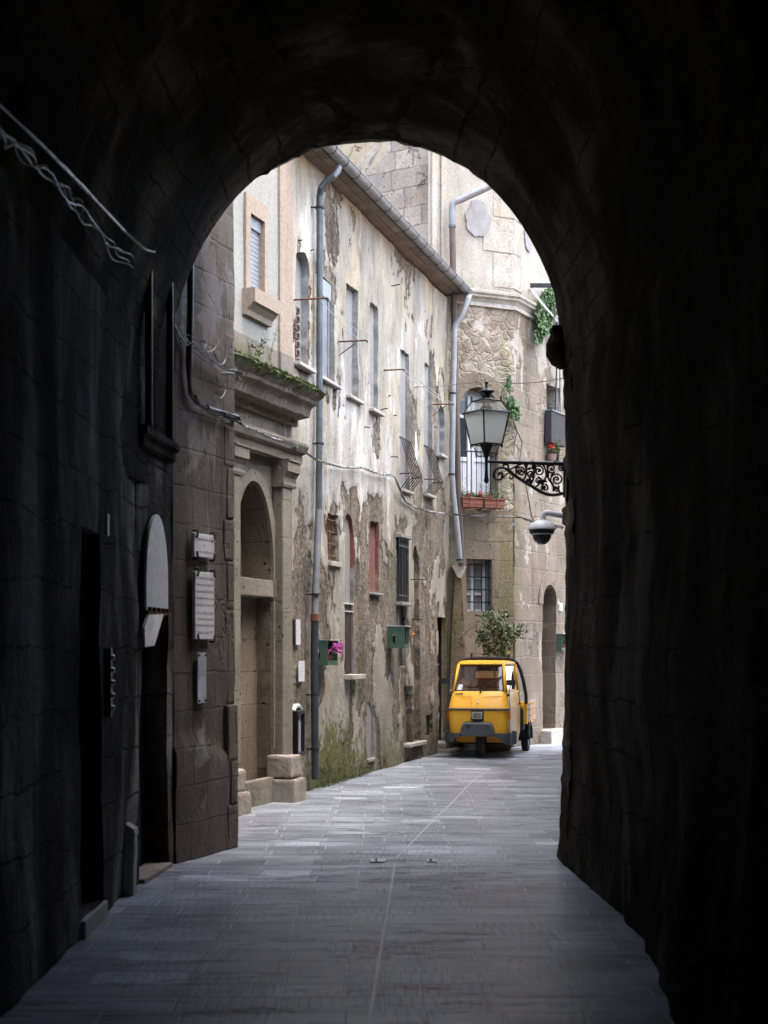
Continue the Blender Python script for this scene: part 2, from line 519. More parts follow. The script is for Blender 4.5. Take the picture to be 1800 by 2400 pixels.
MAT = {}
def decay_mat():
    """peeling render over old stone; the 'peel' value stored on the wall drives both relief and colour"""
    g = N('peeling_render'); co = g.co; X, Y, Z = g.xyz()[0:3]
    at = g.n('ShaderNodeAttribute'); at.attribute_name = 'peel'; peel = at.outputs['Fac']
    st = g.map((1, 1, .42)); st2 = g.map((1, 1, .16))
    f1 = g.noise(30, 4, .7); f2 = g.noise(9, 4, .7); f0 = g.noise(75, 2, .6)
    # exposed layer
    under = g.ramp(g.noise(1.6, 6, .65, st), [(.30, (.085, .073, .06)), (.42, (.165, .143, .118)), (.52, (.255, .222, .18)), (.60, (.21, .19, .165)), (.72, (.33, .305, .265))])
    rv = g.vm('ADD', co, g.vm('SCALE', g.vm('SUBTRACT', g.noisec(4, 3), (.5, .5, .5)), .35)); rx_ = g.xyz(rv)
    e = g.vor(3.4, 'DISTANCE_TO_EDGE', g.comb(rx_[0], 0.0, g.mth('MULTIPLY', rx_[2], 1.5)))
    jm = g.mth('MULTIPLY', g.mth('SUBTRACT', 1.0, g.ss(e, .0, .07)), g.ss(g.noise(1.3, 2), .42, .6))
    under = g.mix(g.mth('MULTIPLY', jm, .55), under, (.10, .085, .07))
    # render
    ren = g.ramp(g.noise(1.2, 6, .66, g.map((1, 1, .42), (7, 0, 3))), [(.27, (.175, .156, .126)), (.40, (.275, .255, .215)), (.50, (.355, .335, .285)), (.60, (.30, .29, .265)), (.74, (.44, .425, .378))])
    tan = g.ss(g.noise(.7, 3, .6, g.map((1, 1, .7), (3, 0, 9))), .46, .62)
    hi = g.ss(Z, 3.5, 6.5)
    ren = g.mix(g.mth('MULTIPLY', g.mth('MULTIPLY', tan, hi), .8), ren, (.50, .425, .29))
    # limewash, thick around the middle of the front
    w = g.noise(1.7, 7, .68, g.map((1, 1, .5), (0, 0, 5)))
    for (uc, zc, ru, rz, wt) in [(3.1, 4.1, 1.9, 1.5, .26), (1.0, 5.9, 1.3, 2.0, .10), (5.6, 4.6, 1.9, 1.7, .10), (7.4, 5.6, 1.5, 2.0, .05), (.8, 2.8, .8, 1.6, .04)]:
        dx = g.mth('DIVIDE', g.mth('SUBTRACT', X, uc), ru); dz = g.mth('DIVIDE', g.mth('SUBTRACT', Z, zc), rz)
        dd = g.mth('ADD', g.mth('MULTIPLY', dx, dx), g.mth('MULTIPLY', dz, dz))
        w = g.mth('ADD', w, g.mth('MULTIPLY', g.mth('MAXIMUM', g.mth('SUBTRACT', 1.0, dd), 0.0), wt))
    w = g.mth('ADD', w, g.mth('MULTIPLY', g.mth('SUBTRACT', f2, .5), .10))
    wm = g.ss(w, .55, .68)
    lime = g.mix(g.ss(g.noise(2.5, 5, .7, st2), .4, .65), (.42, .415, .39), (.60, .595, .565))
    lime = g.mix(g.mth('MULTIPLY', g.ss(g.noise(5, 5, .75, st), .52, .66), .7), lime, (.33, .31, .29))
    ren = g.mix(g.mth('MULTIPLY', wm, .92), ren, lime)
    pk = g.mth('ADD', peel, g.mth('ADD', g.mth('MULTIPLY', g.mth('SUBTRACT', f1, .5), .10), g.mth('MULTIPLY', g.mth('SUBTRACT', f2, .5), .12)))
    mk = g.ss(pk, -.012, .012)
    rim = g.mth('MULTIPLY', g.ss(pk, -.06, -.01), g.mth('SUBTRACT', 1.0, g.ss(pk, -.012, .01)))
    under = g.mix(g.mth('MULTIPLY', rim, .75), under, (.045, .037, .03))
    # old lime scraps left on the exposed layer
    sc_ = g.ss(g.noise(4.5, 6, .7, st), .58, .61)
    under = g.mix(g.mth('MULTIPLY', sc_, .8), under, (.36, .34, .30))
    gr_ = g.noise(14, 5, .75)
    under = g.mix(.85, under, g.mix(1.0, under, g.ramp(gr_, [(.34, (.42, .39, .36)), (.5, (.98, .97, .95)), (.66, (1.4, 1.38, 1.33))]), 'MULTIPLY'))
    col = g.mix(mk, under, ren)
    # dirt: soft broad soiling, runs, fine grain
    d1 = g.ramp(g.noise(1.9, 6, .7, g.map((1, 1, .3), (11, 0, 0))), [(.3, (.52, .49, .46)), (.5, (.9, .89, .87)), (.7, (1.08, 1.08, 1.07))])
    col = g.mix(.9, col, g.mix(1.0, col, d1, 'MULTIPLY'))
    runs = g.mth('MULTIPLY', g.ss(g.noise(1.0, 5, .72, g.map((8, 8, .5))), .50, .70), g.ss(g.noise(1.0, 3, .6, g.map((1.6, 1.6, .3), (4, 0, 0))), .44, .62))
    col = g.mix(g.mth('MULTIPLY', runs, .75), col, g.mix(1.0, col, (.36, .33, .31), 'MULTIPLY'))
    col = g.mix(g.mth('MULTIPLY', g.ss(f1, .5, .68), .45), col, g.mix(1.0, col, (.52, .49, .46), 'MULTIPLY'))
    pt = g.vor(26, 'F1', g.map((1, 1, .6)))
    pm = g.mth('MULTIPLY', g.mth('SUBTRACT', 1.0, g.ss(pt, .10, .24)), g.ss(g.noise(1.9, 4, .7, g.map((1, 1, .5), (0, 0, 7))), .5, .6))
    col = g.mix(g.mth('MULTIPLY', pm, .8), col, g.mix(1.0, col, (.3, .27, .25), 'MULTIPLY'))
    # darker foot and moss
    ft = g.mth('SUBTRACT', 1.0, g.ss(g.mth('ADD', Z, g.mth('MULTIPLY', g.noise(3, 4), 1.0)), .4, 1.5))
    col = g.mix(g.mth('MULTIPLY', ft, .5), col, g.mix(1.0, col, (.55, .54, .5), 'MULTIPLY'))
    for (uc, zc, ru, rz, wt) in ((2.0, .1, 1.5, .95, .95), (5.0, .05, .8, .7, .6), (3.4, .1, .8, .6, .5)):
        dx = g.mth('DIVIDE', g.mth('SUBTRACT', X, uc), ru); dz = g.mth('DIVIDE', g.mth('SUBTRACT', Z, zc), rz)
        v = g.mth('ADD', g.mth('MULTIPLY', g.mth('SUBTRACT', 1.0, g.mth('ADD', g.mth('MULTIPLY', dx, dx), g.mth('MULTIPLY', dz, dz))), .5), g.mth('MULTIPLY', g.mth('SUBTRACT', f2, .5), 1.8))
        col = g.mix(g.mth('MULTIPLY', g.ss(v, .1, .45), wt), col, g.mix(g.ss(f1, .35, .7), (.035, .045, .012), (.15, .16, .045)))
    h = g.mth('ADD', g.mth('MULTIPLY', f1, .35), g.mth('ADD', g.mth('MULTIPLY', f2, g.mth('SUBTRACT', .9, g.mth('MULTIPLY', mk, .6))), g.mth('MULTIPLY', mk, .8)))
    h = g.mth('SUBTRACT', h, g.mth('MULTIPLY', pm, .8))
    h = g.mth('ADD', h, g.mth('MULTIPLY', gr_, g.mth('SUBTRACT', 1.3, mk)))
    return g.fin(col, .92, g.bump(h, .032), .2)
BR = [(.25, (.105, .08, .06)), (.5, (.20, .16, .122)), (.7, (.30, .25, .20))]
def build_materials(D):
    WH = (.60, .61, .61); WH2 = (.44, .45, .46)
    CR = (.43, .38, .305); CR2 = (.31, .27, .215)
    GR = (.30, .29, .275); GR2 = (.22, .20, .18)
    MAT['decay'] = decay_mat()
    MAT['portal'] = masonry('tuff_portal', [(.25, (.145, .13, .102)), (.5, (.215, .195, .156)), (.75, (.275, .253, .207))], [], blocks=(.7, .42, (.16, .12, .09), .006, .01, .08),
        streak=.25, crack=.3, pits=.2, cells=13, bumpd=.012, moss=[(1.0, .1, 2.5, .25, .25, (.12, .12, .07))])
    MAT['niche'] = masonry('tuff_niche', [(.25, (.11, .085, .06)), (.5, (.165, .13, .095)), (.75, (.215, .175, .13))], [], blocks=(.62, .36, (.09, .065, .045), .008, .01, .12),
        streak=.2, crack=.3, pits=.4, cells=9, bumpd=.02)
    MAT['cornice'] = masonry('mossy_cornice', [(.3, (.17, .14, .11)), (.6, (.27, .235, .19))], [], blocks=(.105, 1.0, (.05, .045, .03), .010, .02, .12), streak=.5, crack=.0, pits=.3, bumpd=.02,
        moss=[(1.7, 4.68, 8.0, .16, 1.0, (.035, .055, .010))])
    MAT['cream'] = masonry('cream_render', [(.3, (.285, .28, .245)), (.6, (.335, .33, .295)), (.8, (.365, .36, .33))], [], streak=.14, crack=.0, pits=.0, bumpd=.002)
    MAT['tuffband'] = masonry('tuff_band', [(.3, (.17, .145, .12)), (.6, (.24, .21, .175))], [], streak=.3, crack=.2, pits=.3, bumpd=.01,
        moss=[(1.6, 4.75, 3.0, .32, .55, (.07, .09, .02))])
    MAT['peach'] = masonry('peach_trim', [(.3, (.32, .25, .19)), (.6, (.36, .29, .225)), (.8, (.39, .33, .27))], [], streak=.15, crack=.0, pits=.05, bumpd=.002)
    MAT['plaque_wall'] = masonry('dark_tuff', [(.25, (.085, .07, .057)), (.5, (.125, .106, .09)), (.75, (.18, .158, .136))], [((.19, .18, .17), (.13, .12, .11), 1.3, .57, .05, .2, (.03, 3), [])],
        blocks=(.5, .3, (.08, .065, .055), .012, .05, .08), streak=.4, crack=.3, pits=.3, bumpd=.02)
    MAT['tunnel'] = masonry('vignetted_dark_wall', [(.36, (.016, .0135, .011)), (.5, (.045, .039, .032)), (.57, (.10, .09, .078)), (.67, (.20, .185, .165))], [],  # dark stone, kept darker to hold the vignette in the colour
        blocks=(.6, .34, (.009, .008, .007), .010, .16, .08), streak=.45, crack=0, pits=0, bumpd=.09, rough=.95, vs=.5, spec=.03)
    MAT['tunnel_left'] = masonry('dark_limewashed_wall', [(.36, (.018, .016, .013)), (.48, (.06, .053, .045)), (.56, (.17, .157, .14)), (.65, (.40, .39, .375))], [],  # dark stone with pale whitish streaks
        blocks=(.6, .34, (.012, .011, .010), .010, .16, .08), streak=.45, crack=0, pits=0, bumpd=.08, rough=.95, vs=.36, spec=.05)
    MAT['vault'] = masonry('vignetted_dark_vault', [(.36, (.014, .011, .0085)), (.5, (.05, .041, .031)), (.58, (.12, .098, .076)), (.68, (.21, .175, .14))], [],  # vault stone lowered as well, vignette darkness put into the colour
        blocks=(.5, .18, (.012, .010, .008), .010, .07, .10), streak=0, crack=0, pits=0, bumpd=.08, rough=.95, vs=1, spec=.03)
    MAT['ashlar'] = masonry('weathered_ashlar', [(.25, (.24, .23, .19)), (.5, (.38, .365, .31)), (.75, (.47, .465, .41))],
        [((.37, .33, .225), (.30, .26, .18), .9, .56, .08, .2, (0, 0), []), ((.165, .15, .13), (.20, .185, .165), 1.0, .60, .06, .1, (-.03, 9), [])],
        blocks=(.52, .33, (.19, .165, .14), .012, .08, .18), streak=.2, crack=.5, pits=.5, cells=16, bumpd=.035, vs=.9)
    MAT['upper'] = masonry('faded_cream_plaster', [(.3, (.29, .27, .225)), (.45, (.37, .352, .30)), (.58, (.44, .43, .385)), (.8, (.50, .495, .46))],
        [((.37, .305, .21), (.33, .27, .185), .8, .57, .14, .0, (0, 0), [])], streak=.25, crack=.25, pits=.0, bumpd=.006, vs=.7,
        moss=[(.6, 7.78, 3.0, .25, .35, (.16, .15, .10))])
    MAT['rubble'] = masonry('rubble_wall', [(.25, (.20, .17, .135)), (.5, (.28, .245, .20)), (.75, (.36, .325, .275))],
        [((.38, .355, .31), (.32, .29, .245), 1.6, .55, .05, .5, (.0, 6), [])], rubble=(6.4, (.285, .26, .215)), streak=.25, crack=.3, pits=.7, bumpd=.013, vs=.8,
        moss=[(1.15, 5.4, .22, 2.6, .45, (.13, .12, .04))])
    MAT['tuff_low'] = masonry('ochre_tuff', [(.25, (.165, .13, .095)), (.5, (.22, .18, .132)), (.75, (.275, .23, .175))],
        [((.30, .265, .22), (.25, .22, .185), 1.0, .60, .05, .4, (.0, 3), [])], blocks=(.55, .32, (.20, .165, .13), .012, .04, .10), streak=.25, crack=.5, pits=.45, cells=14, bumpd=.02, vs=.7,
        moss=[(1.15, 2.9, .22, 2.0, .6, (.12, .115, .04)), (.05, 1.6, .25, 1.5, .55, (.11, .11, .05))])
    MAT['tuff_side'] = masonry('pale_tuff', [(.25, (.15, .12, .09)), (.5, (.21, .175, .138)), (.75, (.28, .245, .20))],
        [((.33, .305, .265), (.27, .24, .20), 1.3, .57, .03, .5, (.02, 4), [])], blocks=(.5, .31, (.24, .2, .16), .016, .06, .12), streak=.3, crack=.4, pits=.5, bumpd=.03, vs=.6,
        moss=[(.05, 3.2, .28, 2.8, .55, (.13, .12, .04))])
    MAT['right'] = masonry('right_street_plaster', [(.3, (.24, .20, .15)), (.6, (.34, .29, .23))], [((.45, .42, .36), (.38, .34, .28), 1.1, .52, .03, .6, (.01, 3), [])], streak=.3, crack=.6, pits=.3, bumpd=.02)
    MAT['cement'] = masonry('cement_infill', [(.3, (.23, .226, .215)), (.6, (.30, .296, .285))], [], streak=.25, crack=.1, pits=.15, bumpd=.005)
    MAT['cement_patch'] = simple('cement_patch', (.235, .24, .24), .9, 0, .12, 7, .003)
    MAT['redplaster'] = masonry('red_plaster', [(.3, (.16, .07, .055)), (.6, (.22, .10, .08))], [((.26, .2, .15), (.2, .15, .11), 2.2, .56, .03, .4, (-.1, 2.9), [])], streak=.4, crack=.2, pits=.3, bumpd=.01)
    MAT['redarch'] = masonry('red_arch_plaster', [(.3, (.17, .06, .045)), (.6, (.24, .085, .06))], [((.25, .25, .25), (.17, .165, .16), 2.2, .5, .03, .4, (-.9, 2.75), [])], streak=.4, crack=0, pits=.2, bumpd=.008)
    MAT['travertine'] = masonry('pale_sill_stone', [(.3, (.38, .355, .32)), (.7, (.52, .49, .44))], [], streak=.2, crack=0, pits=.3, bumpd=.003)
    MAT['blockstone'] = masonry('grey_base_stone', [(.25, (.19, .16, .135)), (.5, (.30, .265, .23)), (.75, (.42, .39, .35))], [], streak=.3, crack=.2, pits=.5, bumpd=.02, vs=.8)
    MAT['zinc'] = simple('zinc', (.21, .225, .235), .55, .35, .18, 9, .0)
    MAT['zincdark'] = simple('dark_zinc', (.10, .118, .132), .55, .3, .25, 7, .0)
    MAT['zinclight'] = simple('light_zinc', (.25, .262, .27), .5, .3, .12, 6, .0)
    MAT['iron_pipe'] = simple('painted_iron_pipe', (.043, .055, .066), .5, .2, .2, 8, .001)
    MAT['brownpipe'] = simple('brown_pipe', (.09, .07, .062), .6, .2, .2, 7)
    MAT['rust'] = simple('rust', (.13, .055, .028), .9, .1, .35, 30, .002)
    MAT['iron'] = simple('black_iron', (.012, .012, .016), .38, .3, .3, 20, .0005, .5)
    MAT['iron_matte'] = simple('dark_iron', (.035, .03, .03), .7, .3, .3, 20)
    MAT['white_metal'] = simple('white_enamel', (.76, .79, .84), .35, 0, .04, 5)
    MAT['white_paint'] = simple('white_paint', (.62, .64, .66), .5, 0, .06, 6)
    MAT['greybl'] = simple('grey_shutter', (.22, .235, .26), .5, 0, .06, 6)
    MAT['paper'] = simple('weathered_paper', (.56, .58, .62), .7, 0, .06, 14)
    MAT['marble'] = simple('marble', (.80, .81, .80), .35, 0, .10, 6)
    MAT['ink'] = simple('ink', (.42, .42, .43), .7, 0, .0, 6)
    MAT['board'] = masonry('streaked_white_board', [(.3, (.74, .76, .78)), (.7, (.86, .87, .87))], [], streak=.2, crack=0, pits=0, bumpd=.0005, rough=.28)
    MAT['perspex'] = simple('perspex_sheet', (.46, .49, .55), .12, 0, .35, 3, 0, .8)
    MAT['green'] = simple('green_box_paint', (.050, .098, .072), .6, 0, .12, 10, .001)
    MAT['terracotta'] = simple('terracotta', (.23, .085, .055), .8, 0, .2, 9, .002)
    MAT['terracotta_old'] = simple('faded_terracotta', (.19, .125, .105), .9, 0, .2, 9, .002)
    MAT['wood_dark'] = simple('dark_brown_wood', (.042, .026, .021), .6, 0, .35, 10, .001)
    MAT['wood_grey'] = simple('old_wood', (.12, .09, .07), .8, 0, .3, 8, .002)
    MAT['dark'] = simple('hollow_shade_black', (.012, .011, .010), .9, 0, .2, 6)  # near-black surface standing in for shade inside slots, brick holes and windows
    MAT['black_door'] = simple('near_black_door', (.010, .008, .007), .8, 0, .3, 6, .003, .1)  # near-black even colour for both tunnel doors
    MAT['cable'] = simple('grey_cable', (.42, .43, .44), .4, .2, .35, 40)
    MAT['cable_dark'] = simple('dark_cable', (.035, .035, .038), .3, .1, .3, 40, 0, .8)
    MAT['cable_shiny'] = simple('shiny_cable', (.20, .21, .22), .22, .8, .4, 60, 0, 1)
    MAT['twine'] = simple('clothes_twine', (.5, .5, .47), .8, 0, .1, 40)
    MAT['tile'] = simple('roof_tile', (.40, .20, .11), .9, 0, .45, 4, .004)
    MAT['moss'] = simple('moss_tufts', (.045, .062, .014), .95, 0, .5, 18)
    MAT['leaf'] = simple('green_leaves', (.045, .105, .025), .5, 0, .45, 9)
    MAT['leaf_dark'] = simple('dark_leaves', (.035, .085, .028), .45, 0, .45, 9)
    MAT['leaf_sage'] = simple('sage_leaves', (.10, .14, .10), .7, 0, .3, 12)
    MAT['cream_flower'] = simple('cream_blossom', (.55, .52, .32), .7, 0, .2, 30)
    MAT['red_flower'] = simple('red_geranium', (.55, .012, .012), .6, 0, .25, 30)
    MAT['pink_flower'] = simple('magenta_flower', (.55, .06, .42), .6, 0, .2, 30)
    MAT['orange_flower'] = simple('orange_flower', (.75, .22, .01), .6, 0, .1, 30)
    MAT['stem'] = simple('stem', (.09, .075, .04), .8, 0, .2, 30)
    MAT['copper'] = simple('orange_plate', (.5, .22, .1), .4, .2, .12, 9)
    MAT['soffit'] = masonry('soffit_planks', [(.3, (.13, .115, .10)), (.6, (.21, .19, .168))], [], streak=0, crack=0, pits=.2, bumpd=.01, blocks=(.30, .15, (.09, .07, .055), .012, .01, .22), flat=True)
    # glass
    g = N('window_glass'); MAT['glass'] = g.fin((.03, .035, .04), .08, None, .6)
    g = N('curtained_glass'); MAT['curtain_glass'] = g.fin(g.mix(g.ss(g.noise(1, 2, .5, g.map((30, 30, 1))), .4, .6), (.22, .23, .24), (.42, .43, .43)), .25, None, .6)
    g = N('clear_pane'); g.b.inputs['Transmission Weight'].default_value = 0
    tr = g.n('ShaderNodeBsdfTransparent'); tr.inputs[0].default_value = (.90, .80, .62, 1)
    gl = g.n('ShaderNodeBsdfGlossy'); gl.inputs['Roughness'].default_value = .02; gl.inputs[0].default_value = (1, 1, 1, 1)
    fr = g.n('ShaderNodeFresnel'); fr.inputs[0].default_value = 1.6
    mx = g.n('ShaderNodeMixShader'); g.L(fr.outputs[0], mx.inputs[0]); g.L(tr.outputs[0], mx.inputs[1]); g.L(gl.outputs[0], mx.inputs[2])
    g.L(mx.outputs[0], g.out.inputs[0]); MAT['clear'] = g.m
    for nm_, key_, tf in (('frosted_lamp_glass', 'frost', .15), ('rippled_roof_glass', 'roofglass', .8)):
     g = N(nm_)
     dn = g.noise(14, 4, .6)
     df = g.n('ShaderNodeBsdfDiffuse'); g.L(g.mix(dn, (.88, .90, .89), (.95, .96, .95)), df.inputs[0])
     tl = g.n('ShaderNodeBsdfTranslucent'); tl.inputs[0].default_value = (.9, .93, .9, 1)
     m1 = g.n('ShaderNodeMixShader'); m1.inputs[0].default_value = .75; g.L(df.outputs[0], m1.inputs[1]); g.L(tl.outputs[0], m1.inputs[2])
     tr = g.n('ShaderNodeBsdfTransparent'); tr.inputs[0].default_value = (.92, .95, .92, 1)
     m2 = g.n('ShaderNodeMixShader'); m2.inputs[0].default_value = tf; g.L(m1.outputs[0], m2.inputs[1]); g.L(tr.outputs[0], m2.inputs[2])
     gl = g.n('ShaderNodeBsdfGlossy'); gl.inputs['Roughness'].default_value = .15
     m3 = g.n('ShaderNodeMixShader'); m3.inputs[0].default_value = .08; g.L(m2.outputs[0], m3.inputs[1]); g.L(gl.outputs[0], m3.inputs[2])
     g.L(m3.outputs[0], g.out.inputs[0]); MAT[key_] = g.m
    # vehicle paint
    g = N('yellow_paint'); n1 = g.noise(3, 4, .6)
    g.b.inputs['Coat Weight'].default_value = .12; g.b.inputs['Coat Roughness'].default_value = .12
    dust = g.ss(g.noise(9, 6, .75), .5, .75)
    c = g.mix(g.ss(n1, .3, .7), (.78, .395, .025), (.82, .44, .038))
    MAT['yellow'] = g.fin(g.mix(g.mth('MULTIPLY', dust, .12), c, (.45, .33, .2)), g.mth('ADD', .40, g.mth('MULTIPLY', dust, .2)), None, .35)
    MAT['plastic'] = simple('grey_plastic', (.06, .067, .078), .5, 0, .15, 8, .0005)
    MAT['rubber'] = simple('tyre_rubber', (.022, .022, .025), .75, 0, .3, 25, .002)
    MAT['plank'] = simple('bare_planks', (.36, .25, .16), .8, 0, .35, 14, .003)
    MAT['amber'] = simple('amber_lens', (.55, .12, .01), .25, 0, .1, 9)
    MAT['chrome'] = simple('chrome', (.62, .62, .58), .35, .3, .1, 9)
    MAT['lens'] = simple('lamp_lens', (.26, .27, .23), .12, .3, .5, 25, .001, .8)
    MAT['seat'] = simple('brown_seat', (.36, .22, .12), .7, 0, .2, 9)
    # paving
    g = N('street_paving')
    X, Y, Z = g.xyz()[0:3]
    wob = g.xyz(g.vm('SCALE', g.vm('SUBTRACT', g.noisec(.8, 2), (.5, .5, .5)), .06))
    bx = g.mth('ADD', X, wob[0]); by = g.mth('ADD', Y, wob[1])
    def brick(vec, w, h, ms, a, b, sq=1.0):
        k = g.n('ShaderNodeTexBrick'); g.L(vec, k.inputs['Vector']); k.inputs['Scale'].default_value = 1
        k.inputs['Brick Width'].default_value = w; k.inputs['Row Height'].default_value = h
        k.inputs['Mortar Size'].default_value = ms; k.inputs['Mortar Smooth'].default_value = .3
        k.inputs['Color1'].default_value = (a, a, a, 1); k.inputs['Color2'].default_value = (b, b, b, 1); k.inputs['Mortar'].default_value = (.5, .5, .5, 1)
        k.offset = .5; k.squash = sq; k.squash_frequency = 2
        return k.outputs[0], k.outputs[1]
    c1, f1 = brick(g.comb(bx, by, 0.0), .50, .30, .010, 0, 1, .75)
    base = g.ramp(c1, [(0, (.20, .224, .262)), (.45, (.265, .296, .345)), (.8, (.305, .34, .392)), (.93, (.36, .40, .455)), (1, (.50, .545, .61))])
    big = g.noise(1.3, 5, .65, g.map((.8, 2.6, 1)))
    stn = g.ramp(g.noise(.9, 7, .72, g.map((1, 1.7, 1), (4, 2, 0))), [(.36, (.60, .60, .61)), (.47, (.95, .95, .96)), (.60, (1.18, 1.18, 1.18))])
    base = g.mix(1.0, base, stn, 'MULTIPLY')
    base = g.mix(g.ss(big, .35, .68), g.mix(1.0, base, (.70, .70, .71), 'MULTIPLY'), g.mix(1.0, base, (1.12, 1.12, 1.12), 'MULTIPLY'))
    # crosswise hammered ribs
    c2, f2 = brick(g.comb(bx, by, 0.0), .055, .27, .006, .3, .7)
    rib = g.mth('MULTIPLY', f2, g.ss(g.noise(1.2, 2, .5), .42, .6))
    base = g.mix(g.mth('MULTIPLY', rib, .18), base, (.07, .072, .08))
    fine = g.noise(60, 4, .7)
    base = g.mix(.35, base, g.mix(1.0, base, g.ramp(fine, [(.3, (.55, .55, .55)), (.7, (1.4, 1.4, 1.4))]), 'MULTIPLY'))
    # joints: pale along the street, dark across
    jx = g.mth('MULTIPLY', f1, g.ss(g.noise(2.7, 3, .6), .42, .56))
    row = g.mth('ABSOLUTE', g.mth('SUBTRACT', g.mth('FRACT', g.mth('DIVIDE', by, .30)), .5))
    isrow = g.ss(row, .44, .47)
    jd = g.mth('MULTIPLY', f1, isrow); jl = g.mth('MULTIPLY', jx, g.mth('SUBTRACT', 1.0, isrow))
    crk = g.noise(1.0, 6, .75, g.map((.9, 6, 1)))
    base = g.mix(g.mth('MULTIPLY', jd, g.mth('ADD', .25, g.mth('MULTIPLY', g.ss(crk, .5, .6), .7))), base, (.03, .028, .027))
    base = g.mix(g.mth('MULTIPLY', jl, .8), base, (.48, .485, .50))
    cn = g.noise(1.0, 5, .62, g.map((.55, 4.2, 1), (3, 1, 0)))
    cl = g.mth('SUBTRACT', 1.0, g.ss(g.mth('ABSOLUTE', g.mth('SUBTRACT', cn, .5)), .003, .013))
    cl = g.mth('MULTIPLY', cl, g.ss(g.noise(.9, 4, .7, g.map((.8, 2, 1), (8, 0, 0))), .47, .56))
    base = g.mix(g.mth('MULTIPLY', cl, .85), base, (.035, .033, .035))
    hh = g.mth('SUBTRACT', g.mth('ADD', g.mth('MULTIPLY', fine, .25), g.mth('MULTIPLY', g.noise(2.4, 3, .6), 1.5)), g.mth('ADD', g.mth('MULTIPLY', f1, .8), g.mth('ADD', g.mth('MULTIPLY', rib, .5), g.mth('MULTIPLY', cl, 1.2))))
    MAT['paving'] = g.fin(base, g.mth('ADD', .24, g.mth('MULTIPLY', g.noise(5, 4), .25)), g.bump(hh, .009), .6)
    MAT['ground'] = simple('earth_ground', (.12, .11, .10), .9, 0, .2, 3)
    MAT['channel'] = simple('pale_joint_stone', (.42, .45, .49), .3, 0, .25, 14, .002)
build_materials(None)
# ============================================================ setting
mb = MB(); mb.face([(-70, -30, -.03), (70, -30, -.03), (70, 110, -.03), (-70, 110, -.03)])
tag(mb.build('ground', MAT['ground'], recalc=False), kind='structure')
mb = MB()
bmesh.ops.create_grid(mb.bm, x_segments=60, y_segments=160, size=1)
for v in mb.bm.verts:
    v.co.x = v.co.x*7; v.co.y = 14+v.co.y*24
    v.co.z = .012*mn.noise(Vector((v.co.x*.8, v.co.y*.5, 3)))
mb.build('street_pavement', MAT['paving'], recalc=False, smooth=True)
tag(bpy.data.objects['street_pavement'], kind='structure')
def strip(pts, w, z):
    mb = MB()
    P = []
    for a, b in zip(pts, pts[1:]):
        n = max(1, int((Vector(b)-Vector(a)).length/.22))
        for i in range(n): P.append(Vector(a)+(Vector(b)-Vector(a))*i/n)
    P.append(Vector(pts[-1]))
    for a, b in zip(P, P[1:]):
        d = (b-a); L = d.length; d.normalize(); nn = Vector((-d.y, d.x))*w/2
        b2 = b
        h = z; zb2 = .012*mn.noise(Vector((b.x*.8, b.y*.5, 3)))
        zz = .012*mn.noise(Vector((a.x*.8, a.y*.5, 3)))
        mb.face([(a.x+nn.x, a.y+nn.y, h+zz), (a.x-nn.x, a.y-nn.y, h+zz), (b2.x-nn.x, b2.y-nn.y, h+zb2), (b2.x+nn.x, b2.y+nn.y, h+zb2)])
    return mb
o = strip([(-.45, -8), (-.07, 7.2), (.085, 12.6)], .017, .004).build('pavement_joint', MAT['channel'], recalc=False)
tag(o, kind='structure')
o = strip([(.1, 12.95), (.55, 16.2), (1.15, 20.6), (1.6, 23.2)], .015, .003).build('pavement_joint', MAT['channel'], recalc=False)
tag(o, kind='structure')
dc = empty('drain_cover', T(.13, 12.76, .008), 'pale flat stone drain with two slots set in the paving at the tunnel mouth', 'drain')
mb = MB()
mb.box(-.24, -.12, -.10, .10, 0, .006); mb.box(.21, .29, -.10, .10, 0, .006); mb.box(-.115, .205, .0, .02, -.002, .001)
mb.build('stone_slab', MAT['channel'], dc)
mb = MB(); mb.box(-.20, -.185, -.08, .08, .004, .0075); mb.box(.235, .25, -.08, .08, .004, .0075)  # dark plates stand in for the shaded slots
islands(mb.build('slot', MAT['dark'], dc))

